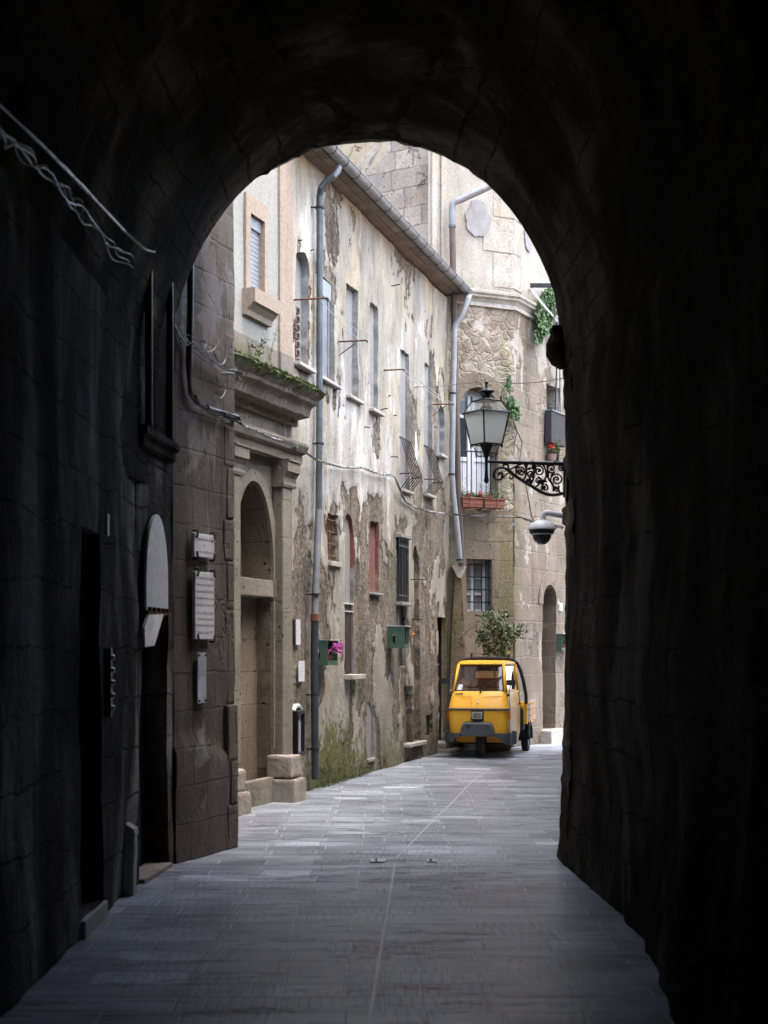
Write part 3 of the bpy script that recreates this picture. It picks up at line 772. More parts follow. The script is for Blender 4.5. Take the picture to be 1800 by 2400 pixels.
# ============================================================ archway house (the tunnel)
TN = empty('archway_house', T(0, 12.45, 0), 'dark stone house whose vaulted tunnel frames the street', 'building')
I4 = Matrix.Identity(4)
def lx(Y): return -1.80+.02*math.sin(Y*.5)
def rx(Y):
    pts = [(-12, 1.30), (6.6, 1.30), (7.5, 1.36), (9.2, 1.52), (10.2, 1.54), (11.2, 1.49), (12.7, 1.42)]
    for a, b in zip(pts, pts[1:]):
        if Y <= b[0]: return a[1]+(b[1]-a[1])*(Y-a[0])/(b[0]-a[0])
    return pts[-1][1]
mb = MB(); rows = []
ny = 190
for j in range(ny+1):
    Y = -9+21.7*j/ny
    ee = min(1, max(0, (Y-10)/2.3)); ee = ee*ee*(3-2*ee)
    xl, xr = lx(Y)*(1-ee)-1.72*ee, 1.52-.05*ee
    vb = 2.18-.15*ee; na = 1-.85*ee
    zs = 3.75; row = []
    pf = [(xl, zq, 2) for zq in (2.9, 3.1, 3.3, 3.5, 3.65)]
    for i in range(41):
        t = math.pi*(1-i/40)
        pf.append((((xl+xr)/2+(xr-xl)/2*math.cos(t)), zs+vb*math.sin(t), 0))
    for i in range(1, 31):
        z = zs*(1-i/30)
        k = (1-z/zs)**2.2
        pf.append((xr*(1-k)+(rx(Y)+(.0 if z > .5 else -.02))*k+.02*math.sin(z*3), z-.02 if i == 30 else z, 1))
    cxm = (xl+xr)/2
    for (x, z, w) in pf:
        q = Vector((x, Y, z))
        d = mn.fractal(q*1.5, .8, 2.0, 5)*.03+mn.noise(q*5)*.016+abs(mn.noise(q*9))*.022
        nrm = Vector((cxm-x, 0, min(0, zs-z)*.8)); nrm.normalize()
        row.append(mb.bm.verts.new(q+nrm*d*na))
    rows.append(row)
for a, b in zip(rows, rows[1:]):
    for i in range(len(a)-1):
        f = mb.bm.faces.new((a[i], b[i], b[i+1], a[i+1])); f.material_index = 0 if 5 <= i < 45 else 1
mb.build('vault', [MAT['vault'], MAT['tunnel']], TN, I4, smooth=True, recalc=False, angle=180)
# left tunnel wall with two doorways
W1 = Wall((-1.80, -9), (-1.77, 11.38))
d1 = W1.box(190, 241, 1240, 2118)
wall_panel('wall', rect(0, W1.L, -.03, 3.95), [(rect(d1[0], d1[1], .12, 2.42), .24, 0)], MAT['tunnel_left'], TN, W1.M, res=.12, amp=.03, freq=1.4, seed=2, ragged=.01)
W2 = Wall((-1.77, 11.38), (-1.665, 12.62))
u0, u1, z0, z1 = W2.box(330, 392, 1200, 2075)
u0, u1 = .16, 1.06
ar2 = arch(u0, u1, -.02, 2.72, .62)
wall_panel('wall', rect(0, W2.L+.1, -.03, 3.32), [(ar2, .22, 0)], MAT['tunnel_left'], TN, W2.M, res=.1, amp=.015, freq=2.0, seed=4)
mb = MB(); mb.box(d1[0]-.06, d1[1]+.06, .20, .235, -.02, 2.5)
for k in range(5): mb.box(d1[0]+.03+k*.14, d1[0]+.15+k*.14, .185, .20, .2, 2.3, .004)
dr = mb.build('door', MAT['black_door'], TN, W1.M)
mb = MB(); mb.box(d1[0]+.3, d1[0]+.44, .170, .183, 1.30, 1.60, .004); mb.build('notice_plate', MAT['wood_grey'], dr, W1.M)
mb = MB(); rough_block(d1[0]-.02, d1[1]+.03, -.03, .2, -.02, .11, mb, 4, .004, .01)
mb.build('threshold', MAT['travertine'], TN, W1.M)
mb = MB(); mb.box(u0-.05, u1+.05, .19, .22, -.02, 1.9)
for k in range(6): mb.box(u0+.02+k*.145, u0+.155+k*.145, .175, .19, .05, 1.85, .004)
mb.build('door', MAT['black_door'], TN, W2.M)
mb = MB(); rough_block(u0-.03, u1-.0, -.04, .17, -.02, .04, mb, 4, .004, .01)
mb.build('threshold', MAT['blockstone'], TN, W2.M)
# white arched board over the second doorway
tb = empty('arched_board', W2.M @ T(0, -.03, 1.95), 'streaked white round-topped board fixed above the dark tunnel doorway', 'board')
M2 = W2.M
bl = W2.px(337, 1430, .03); br_ = W2.px(388, 1430, .03)
bt = W2.px(367, 1207, .03)
pb = arch(bl[0], br_[0], W2.px(360, 1433, .03)[1], bt[1], .5, 16)
mb = MB(); mb.prism(pb, -.05, -.03); mb.build('panel', MAT['board'], tb, M2)
mb = MB(); zb = W2.px(360, 1434, .03)[1]
mb.box(bl[0]-.01, br_[0]+.02, -.07, -.03, zb-.02, zb)
for k in range(5):
    uu = bl[0]+(br_[0]-bl[0])*(k+.3)/5
    mb.box(uu, uu+.02, -.075, -.05, zb-.03, zb+.03)
for (a, b) in ((bl[0]+.01, zb+.6), (br_[0]-.02, zb+.75), (bl[0]+.06, zb+.98)): mb.box(a-.02, a+.02, -.06, -.05, b, b+.012)
islands(mb.build('clamp', MAT['rust'], tb, M2))
lb = empty('leaning_board', W2.M @ T(bl[0], -.05, zb-.3), 'faded board hanging askew below the white arched board', 'board')
q = [W2.px(342, 1440, .06), W2.px(376, 1440, .06), W2.px(354, 1513, .06), W2.px(332, 1516, .06), W2.px(331, 1470, .06)]
mb = MB(); mb.prism([(a[0], a[1]) for a in q], -.085, -.065); mb.build('panel', MAT['perspex'], lb, M2)
# ledge and pipes above door two
mb = MB(); mb.box(.04, 1.11, -.05, .02, 3.14, 3.26, .02); mb.box(.02, 1.13, -.08, .0, 3.22, 3.31, .02)
mb.build('ledge', MAT['tunnel'], TN, M2, jitter=.02)
mb = MB(); mb.tube([(.12, -.07, 3.30), (.12, -.07, 4.4), (.12, -.05, 5.4)], .028, 10); mb.build('conduit', MAT['cable_dark'], TN, M2, smooth=True)
mb = MB(); mb.tube([(.82, -.07, 3.30), (.82, -.07, 4.4), (.82, -.02, 5.4)], .028, 10); mb.build('conduit', MAT['cable_dark'], TN, M2, smooth=True)
# arch ring seen from inside
prof = [(396, 2045), (398, 1500), (402, 900), (410, 790), (411, 745), (416, 700), (434, 634), (477, 546), (543, 469), (608, 419), (673, 385), (715, 362), (765, 346), (850, 336), (925, 334), (945, 342), (985, 349), (1042, 371), (1095, 399), (1145, 435), (1190, 483), (1226, 532), (1256, 583), (1280, 632), (1300, 700), (1310, 770), (1318, 860), (1324, 976), (1325, 1410), (1322, 1628), (1314, 1900), (1304, 2045)]
WR = Wall((-2.7, 12.45), (2.7, 12.45))
YR = 13.06
pp = [((px-CX)*YR/F+2.7, CH+(HY-py)*YR/F) for (px, py) in prof]
pp[0] = (pp[0][0], -.03); pp[-1] = (pp[-1][0], -.03)
out = [(0, -.03), pp[0]] + pp[1:-1] + [pp[-1], (5.4, -.03), (5.4, 6.6), (0, 6.6)]
# ring: panel with the opening cut through, then its depth
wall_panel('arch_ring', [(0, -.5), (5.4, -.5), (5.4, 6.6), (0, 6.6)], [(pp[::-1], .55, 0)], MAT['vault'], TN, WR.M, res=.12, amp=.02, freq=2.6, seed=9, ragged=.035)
mb = MB()  # unseen boxes added to block light leaks and keep the tunnel dark
mb.box(-7, -2.35, -9, 12.98, -.05, 6.3); mb.box(2.2, 7, -9, 12.98, -.05, 6.3)
mb.box(-7, 7, -9, 12.98, 6.25, 7.2); mb.box(-7, 7, -9.5, -9.002, -.05, 7.2)  # top kept low to open more sky over the street
mb.build('house_mass', MAT['right'], TN, I4)
# outer street face of the archway house (seen only from the street)
W3 = Wall((6.9, 13.03), (-6.9, 13.03))
po = [(6.9+2.7-x, z) for (x, z) in pp]
wall_panel('street_face', [(0, -.5), (13.8, -.5), (13.8, 7.15), (0, 7.15)], [(po, .06, 0)], MAT['tuff_side'], TN, W3.M, res=.25, amp=.02, seed=12)
# round corbel on the right of the arch
mb = MB()
cc = ray(1326, 815, 12.9)
mb.lathe([(0, -.17), (.06, -.165), (.12, -.13), (.16, -.06), (.155, .03), (.13, .10), (.10, .125), (0, .125)], 18, T(cc.x, cc.y, cc.z))
mb.box(cc.x-.12, cc.x+.15, cc.y-.10, cc.y+.12, cc.z+.125, cc.z+.165, .008)
mb.build('corbel', MAT['vault'], TN, I4, smooth=True, jitter=.008)
# little marker stone
W1b = W1
st = empty('marker_stone', T(*ray(297, 2085, 11.0).xy, 0), 'small pale upright stone post beside the tunnel doorway', 'post')
mb = MB(); rough_block(-.055, .055, -.05, .09, -.02, .42, mb, 3, .004, .012)
for v in mb.bm.verts:
    if v.co.z > .3: v.co.x *= 1.12
mb.build('shaft', MAT['travertine'], st, WM[st.name])
mb = MB(); mb.prism([(-.068, .42), (.068, .42), (.06, .46), (.0, .50), (-.06, .46)], -.055, .10); mb.build('cap', MAT['travertine'], st, WM[st.name])
# door fittings glinting beside doorway one
kn = empty('bell_panel', W1.M @ T(*[W1.px(251, 1600, .02)[0], -.02, 0]), 'tarnished metal bell push strip beside the first tunnel doorway', 'doorbell')
kk = W1.px(251, 1600, .02)
mb = MB(); mb.box(kk[0]-.03, kk[0]+.03, -.05, -.0, kk[1]-.22, kk[1]+.22, .006); mb.build('plate', MAT['cable_dark'], kn, W1.M)
mb = MB()
for k in range(5): mb.lathe([(0, .02), (.016, .018), (.02, 0)], 10, T(kk[0], -.05, kk[1]-.16+k*.08) @ RX(R(90)))
islands(mb.build('button', MAT['chrome'], kn, W1.M, smooth=True))
kk = W1.px(251, 1230, .02)
mb = MB(); mb.box(kk[0]-.035, kk[0]+.035, -.03, -.005, kk[1]-.07, kk[1]+.07, .004)
o = mb.build('number_tile', MAT['marble'], None, W1.M); tag(o, 'small white tile on the dark wall above the metal bell strip', 'tile')

# cables on the tunnel wall
def bundle(name, pts, label, mats, n=3, r=.008, spread=.012, seed=0, cat='cable', ties=True, wob=.006):
    rnd = random.Random(seed)
    o = empty(name, T(*pts[0]), label, cat)
    for k in range(n):
        ph = rnd.random()*6.28; P = []
        m = len(pts)
        dense = []
        for a, b in zip(pts, pts[1:]):
            a, b = Vector(a), Vector(b); c = max(2, int((b-a).length/.05))
            for i in range(c): dense.append(a+(b-a)*i/c)
        dense.append(Vector(pts[-1]))
        for i, p in enumerate(dense):
            w = i*.55+ph
            w = i*.07+ph
            P.append(p+Vector((math.sin(w)*spread*.6, math.cos(w*.7)*spread, math.cos(w)*spread))+Vector(mn.noise_vector(p*2.6+Vector((k*9, 0, 0))))*wob)
        mb = MB(); mb.tube(P, r*rnd.uniform(.7, 1.2), 6)
        mb.build('wire', mats[k % len(mats)], o, I4, smooth=True)
    if ties:
        mb = MB(); L = 0; last = Vector(pts[0])
        for a, b in zip(pts, pts[1:]):
            a, b = Vector(a), Vector(b); c = max(1, int((b-a).length/.18)); d = (b-a).normalized()
            for i in range(c):
                p = a+(b-a)*(i+.5)/c
                mb.tube([p-d*.004, p+d*.004], r*.8+spread*.95, 8)
        islands(mb.build('cable_tie', MAT['cable_dark'], o, I4))
    return o
def wp(W, px, py, d=.03):
    u, z = W.px(px, py, d); return W.w(u, z, d)
bundle('cable_bundle', [wp(W1, -60, 190, .12), wp(W1, 0, 246, .13), wp(W1, 100, 340, .16), wp(W1, 200, 444, .19), wp(W1, 290, 540, .24), wp(W1, 340, 585, .32), wp(W1, 362, 590, .34), wp(W1, 364, 578, .34)],
       'upper tied cable bundle running along the tunnel wall', [MAT['cable_dark'], MAT['cable_shiny'], MAT['cable_dark'], MAT['cable']], 4, .0038, .004, 1)
bundle('cable_bundle', [wp(W1, -60, 270, .10), wp(W1, 5, 322, .11), wp(W1, 60, 352, .12), wp(W1, 100, 398, .12), wp(W1, 160, 462, .14), wp(W1, 200, 505, .16), wp(W1, 240, 560, .18), wp(W1, 308, 618, .22)],
       'lower loose cable bundle sagging along the tunnel wall', [MAT['cable_dark'], MAT['cable_shiny'], MAT['cable_dark']], 4, .0036, .007, 2, wob=.07, ties=False)
# ============================================================ plaque house
WP = Wall((-1.66, 12.62), (-1.29, 13.72))
PH = empty('corner_house', WP.M, 'dark tuff house corner carrying the memorial plaques just outside the tunnel', 'building')
wall_panel('wall', rect(0, WP.L, -.05, 10), [], MAT['plaque_wall'], PH, WP.M, res=.07, amp=.02, freq=1.6, seed=21,
           fn=lambda x, z: (.035 if z < .9+.08*math.sin(x*5) else 0))
mb = MB(); mb.box(0.0, WP.L-.004, .03, 3.5, -.05, 10.0); mb.build('house_mass', MAT['plaque_wall'], PH, WP.M)
# quoin strip at the street corner
mb = MB()
z = -.03; k = 0
while z < 4.2:
    h = random.uniform(.34, .55); w = .14 if k % 2 else .2
    rough_block(WP.L-w, WP.L+.006, -.010 if z > .9 else -.045, .15, z, z+h-.006, mb, 2, .005, .02); z += h; k += 1
islands(mb.build('quoin', MAT['plaque_wall'], PH, WP.M))
# black downpipe on the plaque wall
mb = MB()
pts = [wp(WP, 447, 560, .06), wp(WP, 446, 700, .06), wp(WP, 443, 860, .06)]
mb.tube(pts, .028, 10)
o = mb.build('drain_pipe', MAT['cable_dark'], None, T(0, 0, 0), smooth=True); tag(o, 'short black pipe running down the plaque wall behind the arch', 'pipe')
def plaque(x0, x1, y0, y1, lines, label, hooks=True):
    u0, u1, zb, zt = WP.box(x0, x1, y0, y1, .05)
    M = WP.M @ T((u0+u1)/2, -.022, (zb+zt)/2)
    w, h = (u1-u0), (zt-zb)
    e = empty('memorial_plaque', M, label, 'plaque')
    mb = MB(); mb.box(-w/2, w/2, -.03, 0, -h/2, h/2, .004); sl = mb.build('slab', MAT['marble'], e, M)
    for (txt, fx, fz, al) in lines:
        t = text_mesh(txt, .036, 'lettering', MAT['ink'], e, M @ T(fx*w, -.0312, fz*h) @ RX(R(90)), al)
        # fit width
    if hooks:
        for sx in (-1, 1):
            for sz in (-1, 1):
                mb = MB(); x = sx*(w/2-.03); zz = sz*(h/2)
                mb.tube([(x, .0, zz+sz*.02), (x, -.045, zz+sz*.02), (x, -.045, zz-sz*.015), (x+sx*.015, -.045, zz-sz*.035)], .010, 6)
                mb.build('clamp', MAT['rust'], e, M)
    return e
plaque(455, 502, 1252, 1306, [("l'Amministrazione Comunale", -.42, .22, 'LEFT'), ("fa", -.03, -.05, 'LEFT'), ("qui per noi della comunità", -.36, -.33, 'LEFT')],
       'small white marble plaque with three text lines, above the tall plaque')
L = ["Dal Medio Evo fino agli anni", "ritornò presso il Campo di Guerra", "la casa, dimora dell'Opera di Pitigliano", "del nobile e cortese cittadino", "uomo probo, leale ed affabile"]
L2 = ["In pace tra libri ed affetti", "i cittadini riconoscenti", "l'Amministrazione Comunale di Pitigliano"]
lines = [(t, -.45, .39-.10*i, 'LEFT') for i, t in enumerate(L)]+[(t, 0, -.13-.09*i, 'CENTER') for i, t in enumerate(L2)]+[("Pitigliano, 1 aprile 1995", -.44, -.42, 'LEFT')]
plaque(457, 502, 1341, 1498, lines, 'tall white marble plaque covered in text lines, held by four rusty clamps')
for o in bpy.data.objects:
    if o.name.startswith('lettering'):
        me = o.data; w = max(v.co.x for v in me.vertices)-min(v.co.x for v in me.vertices)
        pw = .46
        k = min(1.0, pw*.86/w)*.95
        for v in me.vertices: v.co.x *= k
u0, u1, zb, zt = WP.box(466, 486, 1530, 1648, .05)
M = WP.M @ T((u0+u1)/2, -.03, (zb+zt)/2); w, h = u1-u0, zt-zb
e = empty('clear_notice', M, 'narrow glossy clear sheet screwed to the wall under the marble plaques', 'notice')
mb = MB(); mb.box(-w/2, w/2, -.012, 0, -h/2, h/2, .002); mb.build('sheet', MAT['perspex'], e, M)
for sx in (-1, 1):
    for sz in (-1, 1):
        mb = MB(); mb.lathe([(0, .012), (.009, .01), (.011, 0)], 8, T(sx*(w/2-.02), -.012, sz*(h/2-.02)) @ RX(R(90))); mb.build('screw', MAT['iron'], e, M)

# cables on the plaque wall
def arc(a, b, sag, n=10):
    a, b = Vector(a), Vector(b)
    return [a+(b-a)*i/n-Vector((0, 0, 4*sag*(i/n)*(1-i/n))) for i in range(n+1)]
bundle('cable_bundle', [wp(WP, 412, 765, .08), wp(WP, 425, 795, .05), wp(WP, 446, 805, .05), wp(WP, 490, 848, .05), wp(WP, 520, 866, .05), wp(WP, 548, 872, .08), wp(WP, 560, 878, .15)],
       'tangled shiny cable bundle across the top of the plaque wall', [MAT['cable_shiny'], MAT['cable'], MAT['cable_dark']], 7, .006, .028, 3, wob=.05, ties=False)
bundle('cable_bundle', [wp(WP, 443, 855, .06), wp(WP, 447, 920, .05), wp(WP, 465, 945, .05), wp(WP, 505, 966, .05), wp(WP, 545, 978, .05), wp(WP, 560, 982, .10)],
       'sagging black cable bundle hanging above the marble plaques', [MAT['cable_dark'], MAT['cable_shiny'], MAT['cable_dark']], 6, .010, .02, 4, wob=.02)
lo = empty('loose_wires', WP.M @ T(.5, -.05, 4.2), 'thin white looping wires springing from the cable tangle', 'wire')
for (a, b, c) in [((470, 822), (482, 812), (489, 780)), ((473, 822), (500, 820), (507, 795)), ((505, 845), (525, 850), (532, 800)), ((532, 800), (548, 815), (562, 830)), ((505, 922), (518, 932), (529, 914))]:
    p0, p1, p2 = [wp(WP, *q, .07) for q in (a, b, c)]
    P = []
    for i in range(13):
        t = i/12; P.append(p0*(1-t)**2+(p1*2-(p0+p2)*.5)*2*t*(1-t)+p2*t*t)
    mb = MB(); mb.tube(P, .003, 5); mb.build('wire', MAT['cable'], lo, I4, smooth=True)

# ============================================================ portal house
def qx(Y): return -1.0+.32*(Y-18.6)
WQ = Wall((qx(14.6), 14.6), (qx(18.37), 18.37))
QH = empty('portal_house', WQ.M, 'cream rendered house with a mossy tuff portal and blind arch', 'building')
ur = WQ.px(635, 1300)[0]; uc = WQ.px(590, 1127)[0]; ul = 2*uc-ur
ztop = WQ.px(590, 1127)[1]; zimp = WQ.px(612, 1358)[1]; zimb = WQ.px(612, 1399)[1]
niche = arch(ul, ur, .02, ztop, .95, 20)
zc0 = 4.40
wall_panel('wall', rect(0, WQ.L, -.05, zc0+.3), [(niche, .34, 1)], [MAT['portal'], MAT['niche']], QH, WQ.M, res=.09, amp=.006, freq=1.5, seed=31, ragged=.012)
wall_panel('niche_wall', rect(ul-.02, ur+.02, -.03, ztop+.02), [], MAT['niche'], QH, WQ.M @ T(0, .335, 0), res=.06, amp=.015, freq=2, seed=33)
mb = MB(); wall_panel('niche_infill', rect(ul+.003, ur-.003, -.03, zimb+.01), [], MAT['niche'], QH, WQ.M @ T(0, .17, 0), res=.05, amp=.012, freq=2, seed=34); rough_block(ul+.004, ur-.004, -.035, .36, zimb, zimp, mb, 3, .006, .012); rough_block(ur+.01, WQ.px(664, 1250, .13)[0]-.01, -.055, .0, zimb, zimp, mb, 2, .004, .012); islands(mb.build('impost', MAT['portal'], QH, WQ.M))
# raised archivolt
def ringm(u0, u1, z0, z1, rise, t, y0, y1, mb, n=20):
    a = arch(u0, u1, z0, z1, rise, n)[2:]
    b = arch(u0-t, u1+t, z0, z1+t, rise+t, n)[2:]
    A = [(p[0], p[1]) for p in a]; B = [(p[0], p[1]) for p in b]
    for i in range(len(A)-1):
        mb.prism([A[i], B[i], B[i+1], A[i+1]], y0, y1)
mb = MB(); ringm(ul, ur, .02, ztop, .95, .13, -.035, .0, mb); mb.box(ur, ur+.13, -.035, 0, .35, ztop-.95); mb.box(ul-.13, ul, -.035, 0, .35, ztop-.95)
bmesh.ops.remove_doubles(mb.bm, verts=mb.bm.verts[:], dist=1e-4)
mb.build('archivolt', MAT['portal'], QH, WQ.M)
# pilasters
pa = WQ.px(664, 1250, .13)[0]; pb_ = WQ.px(686, 1250, .13)[0]
pw = pb_-pa
zcap = WQ.px(690, 1141, .13)[1]; zcapt = WQ.px(690, 1084, .13)[1]
uL = 2*uc-pb_
def pilaster(u0, u1, name):
    mb = MB(); mb.box(u0, u1, -.13, .0, .5, zcap, .012)
    o = mb.build(name, MAT['portal'], QH, WQ.M, jitter=.006)
    mb = MB()
    prof = [(.0, zcap-.03), (-.145, zcap-.03), (-.155, zcap), (-.145, zcap+.03), (-.15, zcap+.08), (-.185, zcap+.14), (-.20, zcap+.14), (-.20, zcapt-.02), (-.215, zcapt-.02), (-.215, zcapt), (0, zcapt)]
    mb.extr(prof, u0-.04, u1+.06)
    mb.build('capital', MAT['portal'], o, WQ.M)
    return o
pilaster(pa, pb_, 'pilaster'); pilaster(uL, uL+pw, 'pilaster')
def base(u0, u1, zt, zj, d, name='pilaster_base'):
    mb = MB(); rough_block(u0, u1, -d, .02, zj+.006, zt, mb, 4, .014, .03); rough_block(u0-.03, u1+.04, -d-.04, .02, -.05, zj, mb, 4, .012, .03)
    return islands(mb.build(name, MAT['blockstone'], QH, WQ.M))
a = WQ.px(687, 1800, .30)[0]; b = WQ.px(712, 1800, .30)[0]
base(a, b, WQ.px(700, 1770, .3)[1], WQ.px(700, 1824, .3)[1], .28)
a2 = WQ.px(547, 1850, .25)[0]; b2 = WQ.px(580, 1850, .25)[0]
base(a2, b2, WQ.px(565, 1806, .25)[1], WQ.px(565, 1858, .25)[1], .24)
mb = MB(); rough_block(b2+.02, pa, -.07, .02, -.05, WQ.px(610, 1824)[1], mb, 5, .008, .015); mb.build('base_course', MAT['portal'], QH, WQ.M)
# entablature and cornice
ue = WQ.px(700, 1050, .1)[0]
ue = min(ue, WQ.L-.03)
mb = MB(); prof = [(.0, zcapt+.003), (-.14, zcapt+.003), (-.14, zcapt+.10), (-.19, zcapt+.12), (-.22, zcapt+.19), (-.22, zcapt+.22), (0, zcapt+.24)]
mb.extr(prof, 0, ue+.05, n=20); mb.build('architrave', MAT['portal'], QH, WQ.M, jitter=.008)
cend = WQ.px(757, 925, .36)[0]
zt = WQ.px(757, 922, .36)[1]; zb = WQ.px(757, 962, .36)[1]
zso = zb-.10
prof = [(.0, zso-.08), (-.05, zso-.08), (-.06, zso), (-.20, zso+.02), (-.22, zb), (-.24, zb+.03), (-.30, zb+.06), (-.31, zb+.10), (-.36, zt-.05), (-.40, zt), (-.36, zt+.02), (0, zt+.18)]
mb = MB(); mb.extr(prof, 0, cend, n=60)
for v in mb.bm.verts:
    if v.co.y < -.05: v.co += Vector(mn.noise_vector(Vector((v.co.x*7, v.co.y*9, v.co.z*9))))*.018
CO = mb.build('cornice', MAT['cornice'], QH, WQ.M)
mb = MB()
for i in range(2600):
    uu = random.uniform(WQ.px(545, 840, .3)[0], cend-.02); yy = -random.random()**.6*.40
    zz = zt+.18+(yy/.40)*.17+random.uniform(-.01, .02)
    if yy < -.36: zz -= random.random()*.07
    if mn.noise(Vector((uu*4, yy*5, 0)))+random.uniform(-.3, .3) < -.15: continue
    mb.leaf((uu, yy-.01, zz), random.uniform(.015, .05))
mb.build('moss', MAT['moss'], CO, WQ.M, recalc=False)['kind'] = 'stuff'
wall_panel('stone_band', rect(0, WQ.L, zt+.05, 5.04), [], MAT['tuffband'], QH, WQ.M @ T(0, -.012, 0), res=.1, amp=.006, seed=35)
# cream wall with its framed window
wx0, wx1, wz0, wz1 = WQ.box(582, 615, 500, 688)
wz0, wz1 = WQ.px(582, 683)[1], WQ.px(582, 499)[1]
wall_panel('wall', rect(0, WQ.L, 5.04, 10.5), [(rect(wx0, wx1, wz0, wz1), .06, 1)], [MAT['cream'], MAT['peach']], QH, WQ.M, res=.12, amp=.006, seed=36, ragged=0)
wn = MB()
fx0 = WQ.px(571, 600)[0]; fx1 = WQ.px(623, 600)[0]
ztf = WQ.px(571, 450)[1]
for (x0, x1, z0, z1) in ((fx0, wx0, wz0, ztf), (wx1, fx1, wz0, ztf), (wx0, wx1, wz1, ztf)): wn.box(x0, x1, -.03, .0, z0, z1)
WF = wn.build('window', MAT['peach'], QH, WQ.M)
mb = MB(); mb.box(wx0-.01, wx1+.01, .045, .07, wz0, wz1-.1)
for k in range(30): mb.box(wx0, wx1, .039, .045, wz0+k*.049, wz0+k*.049+.043)
mb.build('roller_shutter', MAT['greybl'], WF, WQ.M)
mb = MB(); mb.box(wx0, wx1, .015, .05, wz1-.13, wz1-.005, .005); mb.build('shutter_box', MAT['zinclight'], WF, WQ.M)
sx0 = WQ.px(569, 680, .12)[0]; sx1 = WQ.px(637, 730, .12)[0]
mb = MB(); prof = [(0, wz0-.28), (-.05, wz0-.28), (-.06, wz0-.22), (-.10, wz0-.18), (-.12, wz0-.15), (-.15, wz0-.15), (-.15, wz0), (0, wz0)]
mb.extr(prof, fx0-.04, fx1+.06); mb.build('sill', MAT['peach'], WF, WQ.M)
pq0 = WQ.px(655, 600, .02)[0]
mb = MB(); mb.box(min(pq0, WQ.L-.34), WQ.L-.002, -.03, .0, 5.045, 10.5); mb.build('corner_strip', MAT['peach'], QH, WQ.M)
mb = MB(); mb.box(min(pq0, WQ.L-.34)-.01, WQ.L+.0, -.045, .0, zt+.12, 5.04, .004); mb.build('corner_strip', MAT['tuffband'], QH, WQ.M)
mb = MB(); mb.box(0, WQ.L-.02, .40, 4, -.05, 10.5); mb.box(.0, .1, .002, .42, -.05, 10.5); mb.build('house_mass', MAT['cream'], QH, WQ.M)

# weeds on the cornice
def sprig(name, base, pts_list, label, leafmat, cat='plant', leafsize=.03, flowers=None, nleaf=10, group=None, r=.003):
    e = empty(name, T(*base), label, cat, group)
    mb = MB()
    for pts in pts_list: mb.tube(pts, [r*(1-.6*i/(len(pts)-1)) for i in range(len(pts))], 5)
    mb.build('stem', MAT['stem'], e, I4)
    mb = MB()
    for pts in pts_list:
        for k in range(nleaf):
            t = random.random()*(len(pts)-1); i = min(int(t), len(pts)-2); p = Vector(pts[i])*(1-(t-i))+Vector(pts[i+1])*(t-i)
            mb.leaf(p+Vector([random.gauss(0, leafsize*.5) for _ in range(3)]), leafsize*random.uniform(.6, 1.3))
    mb.build('leaves', leafmat, e, I4, recalc=False)
    if flowers:
        mb = MB()
        for pts in pts_list:
            for k in range(flowers[1]):
                p = Vector(pts[-1])+Vector([random.gauss(0, flowers[2]) for _ in range(3)])
                for q in range(4): mb.leaf(p+Vector([random.gauss(0, .006) for _ in range(3)]), flowers[3])
        mb.build('flowers', flowers[0], e, I4, recalc=False)
    return e
b0 = wp(WQ, 632, 848, .15)
sprig('weed', b0, [[b0, wp(WQ, 640, 800, .18), wp(WQ, 652, 760, .22)], [b0, wp(WQ, 628, 815, .2), wp(WQ, 616, 778, .25)], [b0, wp(WQ, 645, 790, .12), wp(WQ, 662, 745, .12)]],
      'spindly yellow flowering weed on the mossy cornice', MAT['leaf'], leafsize=.025, flowers=(MAT['cream_flower'], 3, .03, .012), nleaf=12)
b0 = wp(WQ, 608, 835, .12)
sprig('weed', b0, [[b0, b0+Vector((.03, 0, .12)), b0+Vector((.06, 0, .2))], [b0, b0+Vector((-.05, 0, .1)), b0+Vector((-.1, 0, .14))], [b0, b0+Vector((.0, .05, .1)), b0+Vector((.02, .1, .2))]],
      'leafy green weed tuft low against the band above the cornice', MAT['leaf'], leafsize=.045, nleaf=22)

# ============================================================ decayed house
def dx(Y): return -5.813+.256*Y
WD = Wall((dx(18.2), 18.2), (dx(26.9), 26.9))
DH = empty('decayed_house', WD.M, 'long house with peeling whitewash, blocked windows and a tiled eave', 'building')
ZT = 7.54
def wb(x0, x1, y0, y1, s=0): return WD.box(x0, x1, y0, y1)
UP = {}
specs = [  # name, px box, depth, kind
 ('w1', (690, 720, 592, 857), .09, 'brick'), ('w2', (741, 780, 651, 892), .07, 'shutter'), ('w3', (810, 834, 673, 933), .06, 'cement'),
 ('w4', (865, 884, 715, 963), .06, 'cement'), ('w5', (935, 956, 824, 1150), .05, 'grille'), ('w6', (992, 1009, 855, 1160), .05, 'grille'),
 ('w7', (1025, 1037, 950, 1067), .06, 'dark'),
 ('l1', (768, 791, 1205, 1317), .09, 'bars'), ('l2', (806, 831, 1204, 1581), .075, 'tall'), ('l3', (868, 890, 1222, 1390), .08, 'red'),
 ('l4', (930, 952, 1262, 1412), .07, 'ironwin'), ('l4b', (936, 950, 1415, 1562), .06, 'slit'), ('l5', (967, 985, 1281, 1738), .10, 'recess'),
 ('l6', (948, 965, 1608, 1742), .10, 'recess2'), ('l7', (860, 876, 1645, 1778), .05, 'niche'), ('l8', (1023, 1049, 1447, 1738), .15, 'door'), ('l9', (997, 1008, 1675, 1725), .03, 'vent')]
holes = []
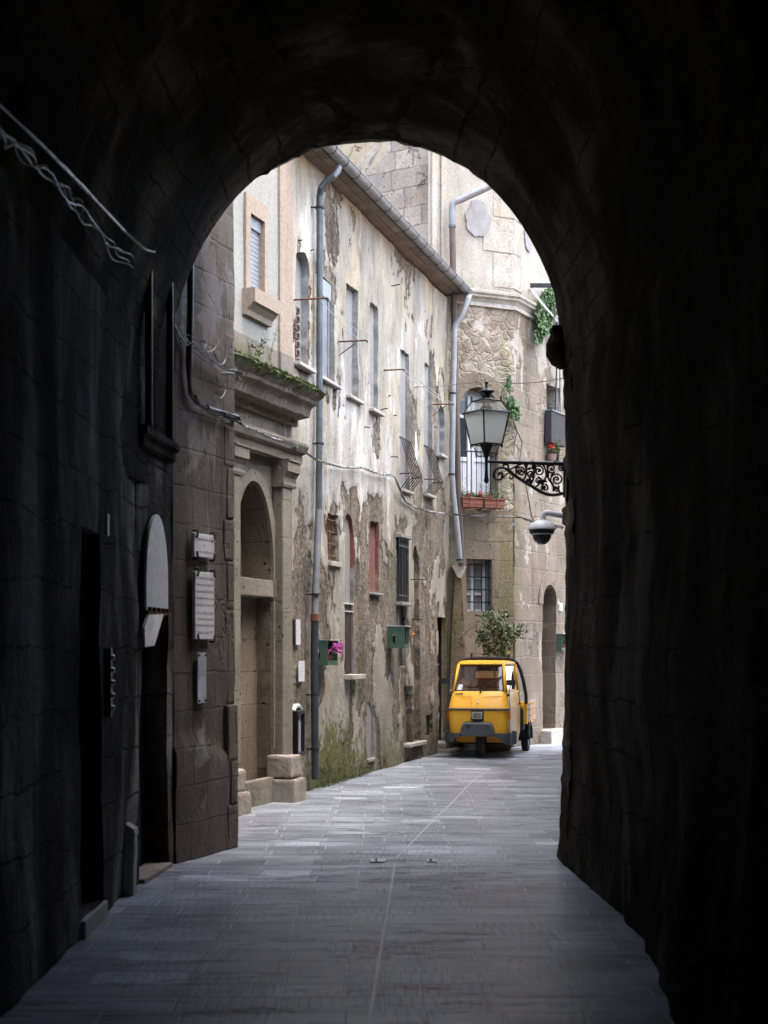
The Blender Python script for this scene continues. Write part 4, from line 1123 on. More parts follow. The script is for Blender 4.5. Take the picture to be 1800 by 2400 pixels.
for (n, bx_, dep, kd) in specs:
    u0, u1, z0, z1 = WD.box(*bx_)
    if n == 'w7': p = arch(u0, u1, z0, z1, .25)
    elif n in ('l2', 'l5', 'l7'): p = arch(u0, u1, max(z0, .0), z1, (u1-u0)*.6)
    elif n == 'w1': p = arch(u0, u1, z0, z1, .12)
    else: p = rect(u0, u1, z0, z1)
    UP[n] = (u0, u1, z0, z1)
    holes.append((p, dep, {'l3': 1, 'l2': 3, 'w1': 2, 'w2': 2, 'w3': 2, 'w4': 2, 'w5': 2, 'w6': 2, 'w7': 2, 'l7': 2}.get(n, 0)))
LINT = [(UP[k][0]-.12, UP[k][1]+.14, UP[k][3]-.25, UP[k][3]+h_) for k, h_ in (('l2', .38), ('l3', .36), ('l4', .30), ('l5', .3), ('l1', .18), ('w2', .12))]
def peel(x, z):
    q = Vector((x*1.05, z*.60, 2.3))
    v = mn.fractal(q, .62, 2.1, 7)*.55
    v += .20*math.tanh((z-2.9)/1.2)-.01+.06*mn.fractal(Vector((x*4.5, z*2.2, 4)), .6, 2.1, 4)
    v += .10*mn.noise(Vector((x*.6, z*.5, 9)))
    for (a, b, c, d) in LINT:
        if a-.1 < x < b+.1 and c < z < d+.1:
            e = min(x-a, b-x, d-z)/.08
            v -= .35*max(0, min(1, e+.5+1.2*mn.noise(Vector((x*5, z*5, 1)))))
    for (uc, zc, ru, rz, wt) in ((4.6, 1.2, .6, .9, .3), (6.6, 1.0, .7, 1.2, .25), (.9, 1.5, .35, 1.2, .12), (3.3, .9, .5, .7, .2)):
        v += wt*max(0, 1-((x-uc)/ru)**2-((z-zc)/rz)**2)
    return v
def ddisp(x, z):
    # plaster standing proud, bulging foot
    v = .02*math.exp(-max(z, 0)/.6)
    t = max(0, min(1, (peel(x, z)+.03)/.06))
    return v+.020*t*t*(3-2*t)
wall_panel('wall', rect(0, WD.L, -.05, ZT), holes, [MAT['decay'], MAT['redplaster'], MAT['cement'], MAT['redarch']], DH, WD.M, res=.05, amp=.03, freq=1.1, seed=41, ragged=.03, fn=ddisp, attr=peel)
def infill(n, mat, name='window', dy=0.0, holesz=None):
    u0, u1, z0, z1 = UP[n]; dep = [s for s in specs if s[0] == n][0][2]
    mb = MB(); mb.box(u0-.05, u1+.05, dep-.012-dy, dep+.03, z0-.05, z1+.05)
    return mb.build(name, mat, DH, WD.M)
def sill(n, par, x0=.06, x1=.10, d=.06, t=.04, mat='travertine'):
    u0, u1, z0, z1 = UP[n]
    mb = MB(); mb.box(u0-x0, u1+x1, -d-.03, .08, z0-t, z0+.003, .006); mb.build('sill', MAT[mat], par, WD.M, jitter=.004)
w = infill('w1', MAT['cement'], 'window'); sill('w1', w)
u0, u1, z0, z1 = UP['w1']
mb = MB()
for k in range(7):
    for j in range(2): mb.box(u0+.03+j*.17, u0+.17+j*.17, .04, .09, z0+.02+k*.10, z0+.10+k*.10, .004)
islands(mb.build('hollow_brick', MAT['terracotta_old'], w, WD.M))
mb = MB()
for k in range(7):
    for j in range(2):
        for q in range(2): mb.box(u0+.05+j*.17+q*.055, u0+.09+j*.17+q*.055, .034, .0395, z0+.035+k*.10, z0+.085+k*.10)  # dark plates on the brick faces stand in for shaded holes
islands(mb.build('brick_hole_shade', MAT['dark'], w, WD.M))
w = infill('w2', MAT['greybl']); sill('w2', w, .03, .12)
u0, u1, z0, z1 = UP['w2']
mb = MB(); mb.box(u0, u1, .02, .06, z1-.22, z1-.005, .006); mb.build('shutter_box', MAT['zinclight'], w, WD.M)
mb = MB(); mb.box(u0+.05, u1-.05, .045, .056, z0+.02, z1-.22); 
for k in range(3): mb.box(u0+.05+k*(u1-u0-.14)/2, u0+.09+k*(u1-u0-.14)/2, .030, .046, z0+.01, z1-.22, .004)
mb.build('frame', MAT['zinc'], w, WD.M)
for n in ('w3', 'w4'): w = infill(n, MAT['cement']); sill(n, w)
def belly_grille(n, par):
    u0, u1, z0, z1 = UP[n]
    zt_ = WD.px(940 if n == 'w5' else 995, 1027 if n == 'w5' else 1046)[1]
    H = zt_-z0
    mb = MB()
    def pr(t):   # t 0 bottom .. 1 top
        return .03+(.17*(t/.28) if t < .28 else .17*(1-(t-.28)/.72))
    nb = 6
    for k in range(nb):
        u = u0-.02+(u1-u0+.06)*k/(nb-1)
        mb.tube([(u, -pr(t), z0+.0+H*t) for t in (0, .26, .29, .32, .6, 1)], .007, 6)
    for t in (0, .29, 1):
        mb.tube([(u0-.05, .0, z0+H*t), (u0-.02, -pr(t), z0+H*t), (u1+.04, -pr(t), z0+H*t), (u1+.07, .0, z0+H*t)], .009, 6)
    mb.build('grille', MAT['iron_matte'], par, WD.M, smooth=True)
for n in ('w5', 'w6'):
    w = infill(n, MAT['cement']); sill(n, w, .02, .04); belly_grille(n, w)
w = infill('w7', MAT['greybl']); sill('w7', w, .03, .03, .06)
w = infill('l1', MAT['wood_grey']); sill('l1', w, .02, .03, .03, .06)
u0, u1, z0, z1 = UP['l1']
mb = MB()
for k in range(4):
    mb.tube([(u0-.01, .03, z0+(z1-z0)*(k+.5)/4), (u1+.01, .03, z0+(z1-z0)*(k+.5)/4)], .011, 6)
for k in range(2): mb.tube([(u0+(u1-u0)*(k+1)/3, .03, z0), (u0+(u1-u0)*(k+1)/3, .03, z1)], .008, 6)
mb.build('grille', MAT['rust'], w, WD.M)
# tall arched opening: bricked top, louvred lower half
w = infill('l2', MAT['cement']); u0, u1, z0, z1 = UP['l2']
zc = WD.px(818, 1416)[1]
mb = MB(); mb.box(u0+.0, u1-.0, .045, .062, z0, zc, .003)
for k in range(8): mb.box(u0+.02+k*(u1-u0-.04)/8, u0+.02+(k+.75)*(u1-u0-.04)/8, .030, .045, z0+.02, zc-.12)
mb.build('shutter', MAT['wood_dark'], w, WD.M)
mb = MB(); mb.box(u0, u1, .015, .045, zc-.10, zc-.085); mb.box(u0, u1, .015, .045, zc, zc+.02); mb.build('rail', MAT['chrome'], w, WD.M)
sill('l2', w, .03, .08, .10, .06)
w = infill('l3', MAT['redplaster']); sill('l3', w, .0, .02, .02, .03, 'cement')
# iron window with dense bars
w = infill('l4', MAT['dark']); u0, u1, z0, z1 = UP['l4']
mb = MB()
for k in range(7): mb.tube([(u0+(u1-u0)*k/6, -.03, z0), (u0+(u1-u0)*k/6, -.03, z1)], .010, 6)
for z in (z0, z0+.10, z1-.12, z1): mb.tube([(u0-.03, -.03, z), (u1+.03, -.03, z)], .011, 6)
for z in (z0+.05, z1-.06):
    for k in range(6):
        c = u0+(u1-u0)*(k+.5)/6
        mb.tube([(c+.045*math.cos(a), -.03, z+.045*math.sin(a)) for a in [i*math.pi/4 for i in range(8)]], .004, 4, closed=True)
mb.build('grille', MAT['iron'], w, WD.M)
mb = MB(); mb.box(u0-.04, u1+.05, -.08, .06, z1, z1+.05, .005); mb.box(u0-.04, u1+.05, -.10, .06, z0-.05, z0-.003, .005); mb.build('sill', MAT['cement'], w, WD.M)
w = infill('l4b', MAT['iron_matte'], 'door')
for n, nm in (('l5', 'doorway'), ('l6', 'doorway')):
    w = infill(n, MAT['niche'] if n == 'l5' else MAT['tuffband'], nm); sill(n, w, .02, .05, .07, .05)
w = infill('l7', MAT['cement'], 'wall_niche'); sill('l7', w, .02, .02, .0, .04, 'cement')
w = infill('l9', MAT['iron_matte'], 'meter_door')
u0, u1, z0, z1 = UP['l8']
w = infill('l8', MAT['wood_dark'], 'door')
mb = MB(); mb.box(u0, u0+.06, .09, .137, z0, z1, .005); mb.box(u1-.06, u1, .09, .137, z0, z1, .005); mb.build('frame', MAT['wood_dark'], w, WD.M)
mb = MB(); mb.tube([(u0+.25, .02, (z0+z1)/2+.25), (u0+.25, .137, (z0+z1)/2+.25)], .012, 6); mb.build('handle', MAT['chrome'], w, WD.M)
mb = MB(); rough_block(u0-.05, u1+.10, -.34, .28, -.05, z0-.10, mb, 4, .006, .02); rough_block(u0-.02, u1+.04, -.16, .28, z0-.10, z0-.0, mb, 4, .006, .02)
mb.build('step', MAT['blockstone'], DH, WD.M)
# blind arch relief by the third upper window
u0, u1, z0, z1 = UP['w7']
mb = MB(); ringm(u0-.02, u1+.04, z0, z1+.55, .5, .07, -.03, .02, mb, 14); 
bmesh.ops.remove_doubles(mb.bm, verts=mb.bm.verts[:], dist=1e-4)
mb.build('blind_arch', MAT['decay'], DH, WD.M, jitter=.01)
# cement lintel patches over the grille windows
# ragged stone surrounds left bare around lower openings
# mass
mb = MB(); mb.box(.02, WD.L-.02, .36, 5, -.05, ZT-.02); mb.box(.0, .05, .0, .4, -.05, ZT-.02); mb.build('house_mass', MAT['cream'], DH, WD.M)
# eave
OV = .26
zg0, zg1 = 7.54, 7.62
def zg(u): return zg0+(zg1-zg0)*(u-.4)/(WD.L-.4)
mb = MB()
A = [(u, -OV, zg(u)+.02) for u in (-.0, WD.L+.02)]; B = [(u, .05, ZT+.08+.06*(u/WD.L)) for u in (-.0, WD.L+.02)]
n = 42; rows = []
for i in range(n+1):
    u = (WD.L+.02)*i/n
    rows.append([(u, -OV, zg(u)+.03), (u, .10, ZT-.02+.05*u/WD.L), (u, .10, ZT+.06+.05*u/WD.L), (u, -OV, zg(u)+.10)])
bmv = [[mb.bm.verts.new(p) for p in r] for r in rows]
for a, b in zip(bmv, bmv[1:]):
    for k in range(4): mb.bm.faces.new((a[k], a[(k+1) % 4], b[(k+1) % 4], b[k]))
mb.bm.faces.new(bmv[0]); mb.bm.faces.new(bmv[-1][::-1])
RF = mb.build('eave_soffit', MAT['soffit'], DH, WD.M @ Matrix.Identity(4))
# tiles
mb = MB(); nt = 44; SL = .30
for i in range(nt):
    u = .08+(WD.L-.06)*i/nt
    for r in range(6):
        y0 = -OV-.05+r*.36; y1 = y0+.44
        z0_ = zg(u)+.15+(y0+OV)*SL+.012*random.random(); z1_ = z0_+.44*SL-.015
        up = []
        for (yy, zz, rr) in ((y0, z0_, .085), (y1, z1_, .072)):
            up.append([mb.bm.verts.new((u+rr*math.cos(a), yy, zz+rr*.75*math.sin(a))) for a in [math.pi*k/6 for k in range(7)]])
        for k in range(6): mb.bm.faces.new((up[0][k], up[0][k+1], up[1][k+1], up[1][k]))
        # thickness lip
        lip = [mb.bm.verts.new((v.co.x+(u-v.co.x)*.18, v.co.y, v.co.z-.014)) for v in up[0]]
        for k in range(6): mb.bm.faces.new((up[0][k], lip[k], lip[k+1], up[0][k+1]))
rp = [( -.0, -OV-.02, zg(0)+.105), (WD.L+.02, -OV-.02, zg(WD.L)+.105), (WD.L+.02, 3.0, zg(WD.L)+.1+3.5*SL), (0, 3.0, zg(0)+.1+3.5*SL)]
mb.face(rp)
mb.build('roof', MAT['tile'], DH, WD.M, smooth=True)
# gutter
mb = MB(); P0 = (0.0, -OV-.075, zg(0)+.045); P1 = (WD.L+.06, -OV-.075, zg(WD.L)+.045)
prof = [(-.075*math.cos(a), -.075*math.sin(a)) for a in [math.pi*k/10 for k in range(11)]]+[(.068*math.cos(a)*1, -.068*math.sin(a)) for a in [math.pi*k/10 for k in range(11)]]
segs = []
for i in range(2):
    p = (P0, P1)[i]
    segs.append([mb.bm.verts.new((p[0], p[1]+q[0], p[2]+.03+q[1])) for q in prof])
kk = len(prof)
for k in range(kk): mb.bm.faces.new((segs[0][k], segs[0][(k+1) % kk], segs[1][(k+1) % kk], segs[1][k]))
mb.bm.faces.new(segs[0]); mb.bm.faces.new(segs[1][::-1])
GU = mb.build('gutter', MAT['zinc'], DH, WD.M, smooth=True, angle=30)
mb = MB()
for i in range(17):
    t = (i+.5)/17; c = Vector(P0)*(1-t)+Vector(P1)*t
    mb.tube([(c.x, c.y-.079*math.cos(a), c.z+.03-.079*math.sin(a)) for a in [math.pi*k/10 for k in range(11)]], .004, 5)
islands(mb.build('bracket', MAT['iron_matte'], GU, WD.M))
mb = MB(); mb.tube([(P0[0], P0[1]-.075, P0[2]+.03), (P1[0], P1[1]-.075, P1[2]+.03)], .007, 6); mb.build('rim', MAT['zincdark'], GU, WD.M)

# downpipe on the decayed house
DP = empty('downpipe', T(*wp(WD, 738, 1824, .1)), 'grey zinc downpipe with a rusty collar on the peeling house front', 'drainpipe')
pt = [wp(WD, 794, 392, .33), wp(WD, 791, 402, .33), wp(WD, 783, 413, .30), wp(WD, 765, 424, .20), wp(WD, 752, 440, .14), wp(WD, 749, 460, .10), wp(WD, 749, 700, .10), wp(WD, 748.5, 1000, .10), wp(WD, 747, 1200, .10)]
mb = MB(); mb.tube(pt, .040, 14); mb.build('upper_pipe', MAT['zincdark'], DP, I4, smooth=True)
mb = MB(); mb.tube([pt[-1]-Vector((0, 0, -.03)), wp(WD, 743, 1310, .10), wp(WD, 739, 1394, .10), wp(WD, 738, 1450, .10)], .043, 14); mb.build('middle_pipe', MAT['zinc'], DP, I4, smooth=True)
mb = MB(); mb.tube([wp(WD, 738, 1440, .10), wp(WD, 737.5, 1456, .10)], .052, 14); mb.build('collar', MAT['rust'], DP, I4, smooth=True)
mb = MB(); mb.tube([wp(WD, 738, 1450, .10), wp(WD, 737, 1560, .10), wp(WD, 738, 1700, .10), wp(WD, 739, 1826, .10)], .046, 16); mb.build('lower_pipe', MAT['iron_pipe'], DP, I4, smooth=True)
for py in (487, 1040, 1393, 1628, 1755):
    p = wp(WD, 749 if py < 1200 else 738, py, .10); q = p+WD.M.to_3x3() @ Vector((-.06, .10, 0))
    mb = MB(); mb.tube([p-Vector((0, 0, .012)), p+Vector((0, 0, .012))], .056, 14); mb.tube([p, q], .010, 6); mb.build('bracket', MAT['iron_matte'], DP, I4)
p = wp(WD, 738, 1525, .10)
mb = MB()
M = T(*p) @ RZ(R(-4))
ps = []
for i in range(20):
    a = 2*math.pi*i/20; x = .055*math.cos(a)*.8; z = .042*math.sin(a)
    th = x/.046
    ps.append(M @ Vector((.048*math.sin(th+.5), -.048*math.cos(th+.5), z)))
cen = sum(ps, Vector())/20
for i in range(20): mb.face([cen, ps[i], ps[(i+1) % 20]])
mb.build('sticker', MAT['paper'], DP, I4)
mb = MB(); ps = []
for (t, z) in ((.55, -.055), (.95, -.055), (.95, -.10), (.55, -.10)): ps.append(M @ Vector((.048*math.sin(t), -.048*math.cos(t), z)))
mb.face(ps); mb.build('sticker', MAT['paper'], DP, I4)

# green open boxes with flowers
def green_box(px0, px1, py0, py1, label, fm, W=WD, d=.30, wdt=.36, nfl=40, grp='green flower boxes fixed along the street walls'):
    u, zb = W.px(px0, py1, d); zt_ = W.px(px0, py0, d)[1]
    M = W.M @ T(u, 0, (zb)); h = zt_-zb
    e = empty('flower_box', M, label, 'flower box', grp)
    t = .012
    mb = MB()
    # near side panel with a slot, far side, top and floor
    for (a, b, c, f) in ((0, d, 0, h*.22), (0, d, h*.62, h), (0, d*.36, h*.22, h*.62), (d*.48, d, h*.22, h*.62)):
        mb.box(0, t, -b, -a, c, f)
    mb.box(wdt-t, wdt, -d, 0, 0, h); mb.box(0, wdt, -d-.01, 0, h-.0, h+t); mb.box(0, wdt, -d-.01, 0, -t, 0)
    mb.box(t, wdt-t, -d, -d+t, 0, h*.16)
    mb.box(wdt*.45, wdt*.55, -d, -d+t, h*.16, h)
    mb.build('case', MAT['green'], e, M)
    mb = MB(); mb.box(-.005, wdt+.005, -d-.03, .0, h+t, h+t+.008); mb.build('lid_edge', MAT['paper'], e, M, jitter=.006)
    mb = MB(); mb.lathe([(0, .0), (.055, 0), (.075, .11), (.065, .11), (0, .10)], 14, T(wdt*.45, -d*.55, .005)); mb.build('pot', MAT['terracotta'], e, M, smooth=True)
    mb = MB()
    for i in range(160):
        p = Vector((wdt*.5+random.gauss(0, .07), -d*.62+random.gauss(0, .06), .12+random.random()*h*.65))
        mb.leaf(p, .045)
    mb.build('leaves', MAT['leaf_dark'], e, M, recalc=False)
    mb = MB()
    for i in range(nfl):
        p = Vector((wdt*.62+random.gauss(0, .07), -d-.03+random.gauss(0, .04), h*.5+random.random()*h*.42))
        for q in range(4): mb.leaf(p+Vector([random.gauss(0, .01) for _ in range(3)]), .04)
    mb.build('flowers', fm, e, M, recalc=False)
    return e
green_box(768, 790, 1503, 1557, 'green wall box holding a magenta flowering plant, just right of the downpipe', MAT['pink_flower'], d=.19, wdt=.44)
green_box(948, 0, 1470, 1517, 'green slotted wall box with one orange flower, midway along the peeling front', MAT['orange_flower'], d=.27, wdt=.27, nfl=3)
# notices
def notice(px0, px1, py0, py1, label, W=WD, d=.03, mat='paper', edge=None, name='notice_sheet', lines=9):
    u0, u1, zb, zt_ = W.box(px0, px1, py0, py1, d)
    M = W.M @ T((u0+u1)/2, -d, (zb+zt_)/2); w, h = u1-u0, zt_-zb
    e = empty(name, M, label, 'notice')
    mb = MB(); mb.box(-w/2, w/2, -.006, .0, -h/2, h/2); mb.build('sheet', MAT[mat], e, M)
    if edge:
        mb = MB(); mb.box(-w/2-.03, -w/2, -.02, .02, -h/2, h/2, .003); mb.build('frame', MAT[edge], e, M)
    mb = MB()
    for k in range(lines):
        z = h*.38-k*h*.8/max(1, lines)
        x = -w*.40
        while x < w*.38:
            l = random.uniform(.02, .07); 
            if random.random() < .85: mb.box(x, min(x+l, w*.42), -.0075, -.006, z, z+h*.022)
            x += l+.012
    if lines: mb.build('print', MAT['ink'], e, M)
    return e
notice(690, 703, 1452, 1511, 'narrow framed white notice left of the downpipe, upper one', edge='wood_dark')
notice(699, 713, 1549, 1597, 'plain white paper notice left of the downpipe, below the framed one', lines=4, d=.04)
notice(760, 767, 1604, 1644, 'small orange metal plate low on the peeling wall', mat='copper', lines=0, d=.02, name='metal_plate')
# display case
u0, u1, zb, zt_ = WD.box(690, 708, 1664, 1772, .10)
M = WD.M @ T(u0, -.0, zb); w, h = u1-u0, zt_-zb
e = empty('display_case', M, 'tall dark framed glass display case standing beside the portal base', 'display case')
mb = MB()
for (a, b, c, f) in ((0, .05, 0, h), (w-.05, w, 0, h), (.05, w-.05, 0, .05), (.05, w-.05, h-.05, h)): mb.box(a, b, -.14, -.01, c, f, .01)
mb.box(.05, w-.05, -.02, -.005, .05, h-.05); mb.build('frame', MAT['iron'], e, M)
mb = MB(); mb.tube([(0, -.08, h-.01), (w*.3, -.08, h+.045), (w*.7, -.08, h+.045), (w, -.08, h-.01)], .03, 8); mb.build('lamp_hood', MAT['chrome'], e, M, smooth=True)
mb = MB(); mb.box(.05, w-.05, -.10, -.095, .05, h-.05); mb.build('pane', MAT['perspex'], e, M)

# ---- clotheslines
def line_bar(W, px, py, L_, par, brace=True):
    p = wp(W, px, py, 0); nrm = W.M.to_3x3() @ Vector((0, -1, 0))
    q = p+nrm*L_
    mb = MB(); mb.tube([p-nrm*.05, q], .011, 6)
    if brace: mb.tube([p-Vector((0, 0, .18)), p+nrm*L_*.6-Vector((0, 0, .03))], .007, 5)
    mb.tube([q, q-Vector((0, 0, .03))], .012, 6)
    mb.build('bar', MAT['rust'], par, I4)
    return q, p+nrm*L_*.75
def clothesline(Wa, pa_, La, pb2, Lb, label, n=2):
    e = empty('clothesline', T(*wp(Wa, *pa_, 0)), label, 'clothesline', 'clotheslines outside the upper windows')
    a = line_bar(Wa, *pa_, La, e, False); b = line_bar(Wa, *pb2, Lb, e)
    for k in range(n):
        mb = MB(); mb.tube(arc(a[k], b[k], .02, 8), .0035, 5); mb.build('line', MAT['twine'], e, I4)
    return e
clothesline(WD, (687, 703), .42, (793, 801), .38, 'clothesline strung between brown bars by the first upper windows')
clothesline(WD, (896, 868), .32, (1014, 948), .34, 'clothesline strung across the tall windows with bellied grilles')
# small iron pins and rings
def hoop(px, py, r, label):
    p = wp(WD, px, py, r+.02)
    mb = MB(); mb.tube([(p.x+r*math.cos(a), p.y+r*math.sin(a)*1.4, p.z) for a in [i*math.pi/8 for i in range(16)]], .006, 5, closed=True)
    mb.tube([p, p+WD.M.to_3x3() @ Vector((0, r+.05, 0))], .006, 5)
    tag(mb.build('iron_ring', MAT['iron_matte'], None, T(0, 0, 0)), label, 'ring')
hoop(978, 1452, .09, 'thin iron hoop sticking out beside the arched doorway of the peeling house')
mb = MB()
for (px, py, l) in ((695, 565, .07), (725, 589, .06), (913, 671, .16), (905, 930, .07), (893, 960, .1), (918, 975, .08), (1012, 1000, .08), (915, 1070, .12), (960, 1358, .25), (850, 1000, .1)):
    p = wp(WD, px, py, 0); mb.tube([p, p+WD.M.to_3x3() @ Vector((.0, -l, random.uniform(-.02, .02)))], .008, 5)
islands(mb.build('wall_pin', MAT['iron_matte'], DH, I4))

# ---- moss and grass at the foot of the peeling wall
mb = MB()
for i in range(1500):
    u = random.uniform(1.1, 3.6); z = abs(random.gauss(0, .11))
    if z > .55*max(.1, mn.noise(Vector((u*2.2, 0, 5)))+.55): continue
    mb.leaf((u, -.05-.03*math.exp(-z/.4)-random.random()*.02, z), random.uniform(.010, .026))
o = mb.build('moss', MAT['moss'], None, WD.M, recalc=False); tag(o, 'green moss growing on the foot of the peeling wall', 'moss', kind='stuff')
# ============================================================ back building (two faces)
WA = Wall((1.05, 26.84), (2.23, 27.45)); WB = Wall((2.23, 27.45), (4.6, 32.45))
BH = empty('street_end_house', WA.M, 'tall house closing the street, rubble and tuff below faded cream plaster', 'building')
ZC = 7.55
def ab(W, *b): return W.box(*b)
fd = WA.box(1075, 1168, 907, 1164); FD = arch(fd[0], fd[1], fd[2], fd[3], .42)
bw = WA.box(1094, 1154, 1310, 1433)
ZM = 4.05
wall_panel('lower_wall', rect(-.1, WA.L, -.05, ZM), [(rect(*bw), .30, 1)], [MAT['tuff_low'], MAT['cement']], BH, WA.M, res=.06, amp=.015, freq=1.6, seed=51)
wall_panel('upper_wall', rect(-.1, WA.L, ZM, ZC), [(FD, .32, 1)], [MAT['rubble'], MAT['tuff_low']], BH, WA.M, res=.05, amp=.03, freq=2.2, seed=52)
wall_panel('plaster_wall', rect(-.35, WA.L, ZC, 13), [], MAT['upper'], BH, WA.M, res=.12, amp=.012, seed=53)
# blocks around the arched door
mb = MB(); ringm(fd[0], fd[1], fd[2], fd[3], .42, .24, -.02, .02, mb, 16)
bmesh.ops.remove_doubles(mb.bm, verts=mb.bm.verts[:], dist=1e-4)
mb.build('door_surround', MAT['tuff_low'], BH, WA.M, jitter=.01)
dB = WB.box(1271, 1302, 1370, 1709); DBp = arch(dB[0], dB[1], dB[2], dB[3], .36)
sB = WB.box(1281, 1312, 905, 1085)
wall_panel('side_wall', rect(0, WB.L, -.05, ZC), [(DBp, .28, 0), (rect(*sB), .3, 0)], MAT['tuff_side'], BH, WB.M, res=.07, amp=.03, freq=1.6, seed=54)
wall_panel('side_plaster', rect(0, WB.L, ZC, 13), [], MAT['upper'], BH, WB.M, res=.12, amp=.012, seed=55)
def corn(prof, name, mat, u0a=-.1):
    """moulding carried round the corner"""
    n = len(prof); mb = MB()
    dirA = WA.M.to_3x3() @ Vector((1, 0, 0)); nA = WA.M.to_3x3() @ Vector((0, -1, 0)); nB = WB.M.to_3x3() @ Vector((0, -1, 0))
    mid = (nA+nB); k = 1/mid.dot(nA); mid = mid*k
    s = WA.w(u0a, 0); c = WB.w(0, 0); e = WB.w(WB.L, 0)
    rows = []
    for (base, d) in ((s, nA), (c, mid), (e, nB)):
        rows.append([mb.bm.verts.new(Vector((base.x, base.y, 0))+d*p[0]+Vector((0, 0, p[1]))) for p in prof])
    for a, b in zip(rows, rows[1:]):
        for i in range(n): mb.bm.faces.new((a[i], a[(i+1) % n], b[(i+1) % n], b[i]))
    mb.bm.faces.new(rows[0]); mb.bm.faces.new(rows[-1][::-1])
    return mb.build(name, mat, BH, I4)
corn([(-.02, ZC-.05), (.05, ZC-.05), (.05, ZC), (.03, ZC+.02), (.06, ZC+.07), (.11, ZC+.10), (.11, ZC+.13), (.14, ZC+.16), (.14, ZC+.20), (-.02, ZC+.25)], 'string_course', MAT['upper'])
# quoins in plaster relief
z = ZC+.32; k = 0
for i in range(7):
    h = .60; wA_, wB_ = (.62, .28) if i % 2 else (.42, .36)
    for (W, sgn, wd) in ((WA, 0, wA_), (WB, 1, wB_)):
        mb = MB()
        if sgn == 0: mb.box(W.L-wd, W.L+.01, -.012, .0, z, z+h-.035, .003)
        else: mb.box(-.0, wd, -.012, .0, z, z+h-.035, .003)
        mb.build('quoin', MAT['upper'], BH, W.M, jitter=.006)
    z += h
# round cement patches
def patch(W, px, py, rx_, rz_, seed):
    u, zc = W.px(px, py)
    mb = MB(); P = []
    for i in range(40):
        a = 2*math.pi*i/40; r = 1+.03*random.uniform(-1, 1)+.12*mn.noise(Vector((math.cos(a)*2, math.sin(a)*2, seed)))+.05*random.uniform(-1, 1)
        P.append((u+rx_*r*math.cos(a)*(.8 if math.sin(a) > .3 else 1), zc+rz_*r*math.sin(a)))
    mb.prism(P, -.030, .0); o = mb.build('plaster_patch', MAT['cement_patch'], BH, W.M)
patch(WA, 1119, 512, .25, .31, 1); patch(WB, 1237, 552, .22, .28, 4)
# french door
mid = (fd[0]+fd[1])/2
mb = MB(); y0 = .26
w_ = fd[1]-fd[0]
mb.box(fd[0], fd[1], .31, .33, fd[2], fd[3]); 
FDo = mb.build('balcony_door', MAT['white_paint'], BH, WA.M)
mb = MB()
zs = fd[3]-.42
def leaf_door(a, b):
    mb.box(a, a+.06, .25, .31, fd[2], fd[3]-.12, .004); mb.box(b-.06, b, .25, .31, fd[2], fd[3]-.12, .004)
    for z in (fd[2], fd[2]+.62, fd[3]-.50): mb.box(a+.06, b-.06, .255, .31, z, z+.07, .004)
    mb.box(a+.06, b-.06, .28, .31, fd[2]+.07, fd[2]+.62)
leaf_door(fd[0]+.02, mid-.01+.0); leaf_door(mid+.01, fd[1]-.02)
mb.build('door_leaf', MAT['white_paint'], FDo, WA.M)
mb = MB(); mb.box(fd[0]+.08, mid-.07, .29, .305, fd[2]+.69, fd[3]-.5); mb.box(fd[0]+.08, mid-.07, .29, .305, fd[3]-.43, fd[3]-.2); mb.build('pane', MAT['glass'], FDo, WA.M)
mb = MB(); mb.box(mid+.07, fd[1]-.08, .29, .305, fd[2]+.69, fd[3]-.5); mb.box(mid+.07, fd[1]-.08, .29, .305, fd[3]-.43, fd[3]-.2); mb.build('pane', MAT['curtain_glass'], FDo, WA.M)
# railing
rz1 = WA.px(1110, 1058, .1)[1]; rz0 = fd[2]-.02
mb = MB(); ra, rb = fd[0]-.03, fd[1]-.10
mb.tube([(ra, -.10, rz1), (rb, -.10, rz1)], .012, 6); mb.tube([(ra, -.10, rz0+.02), (rb, -.10, rz0+.02)], .010, 6)
for k in range(8): mb.tube([(ra+.04+(rb-ra-.06)*k/7, -.10, rz0), (ra+.04+(rb-ra-.06)*k/7, -.10, rz1)], .0065, 6)
for z in (rz1, rz0+.02): mb.tube([(rb, -.10, z), (rb, .05, z)], .01, 6); mb.tube([(ra, -.10, z), (ra, .05, z)], .01, 6)
mb.build('railing', MAT['iron'], BH, WA.M)
# flower box
a0 = WA.px(1081, 1180, .25); a1 = WA.px(1180, 1180, .25)
zt_ = WA.px(1130, 1167, .25)[1]; zb = WA.px(1130, 1190, .25)[1]
FBX = empty('flower_trough', WA.M @ T((a0[0]+a1[0])/2, -.20, zb), 'long terracotta trough of red geraniums under the balcony railing', 'planter')
mb = MB(); h = zt_-zb; L2_ = a1[0]-a0[0]
def trough(x0, x1):
    mb.prism([(x0+.015, 0), (x1-.015, 0), (x1, h), (x0, h)], -.10, .10); mb.box(x0-.012, x1+.012, -.115, .115, h-.03, h, .004)
trough(-L2_/2, -.012); trough(.012, L2_/2); mb.build('trough', MAT['terracotta'], FBX, WM[FBX.name])
mb = MB()
for x in (-L2_/2+.12, -.02, L2_/2-.18):
    mb.tube([(x, .1, h+.05), (x, -.12, h+.05), (x, -.125, -.02), (x, .1, -.02)], .006, 5)
mb.tube([(-L2_/2, -.125, h*.3), (L2_/2, -.125, h*.3)], .005, 5); mb.build('holder', MAT['iron'], FBX, WM[FBX.name])
mb = MB()
for i in range(620):
    x = random.uniform(-L2_/2, L2_/2); mb.leaf((x, random.gauss(-.03, .06), h+abs(random.gauss(0, .05))), .04)
mb.build('leaves', MAT['leaf_dark'], FBX, WM[FBX.name], recalc=False)
mb = MB()
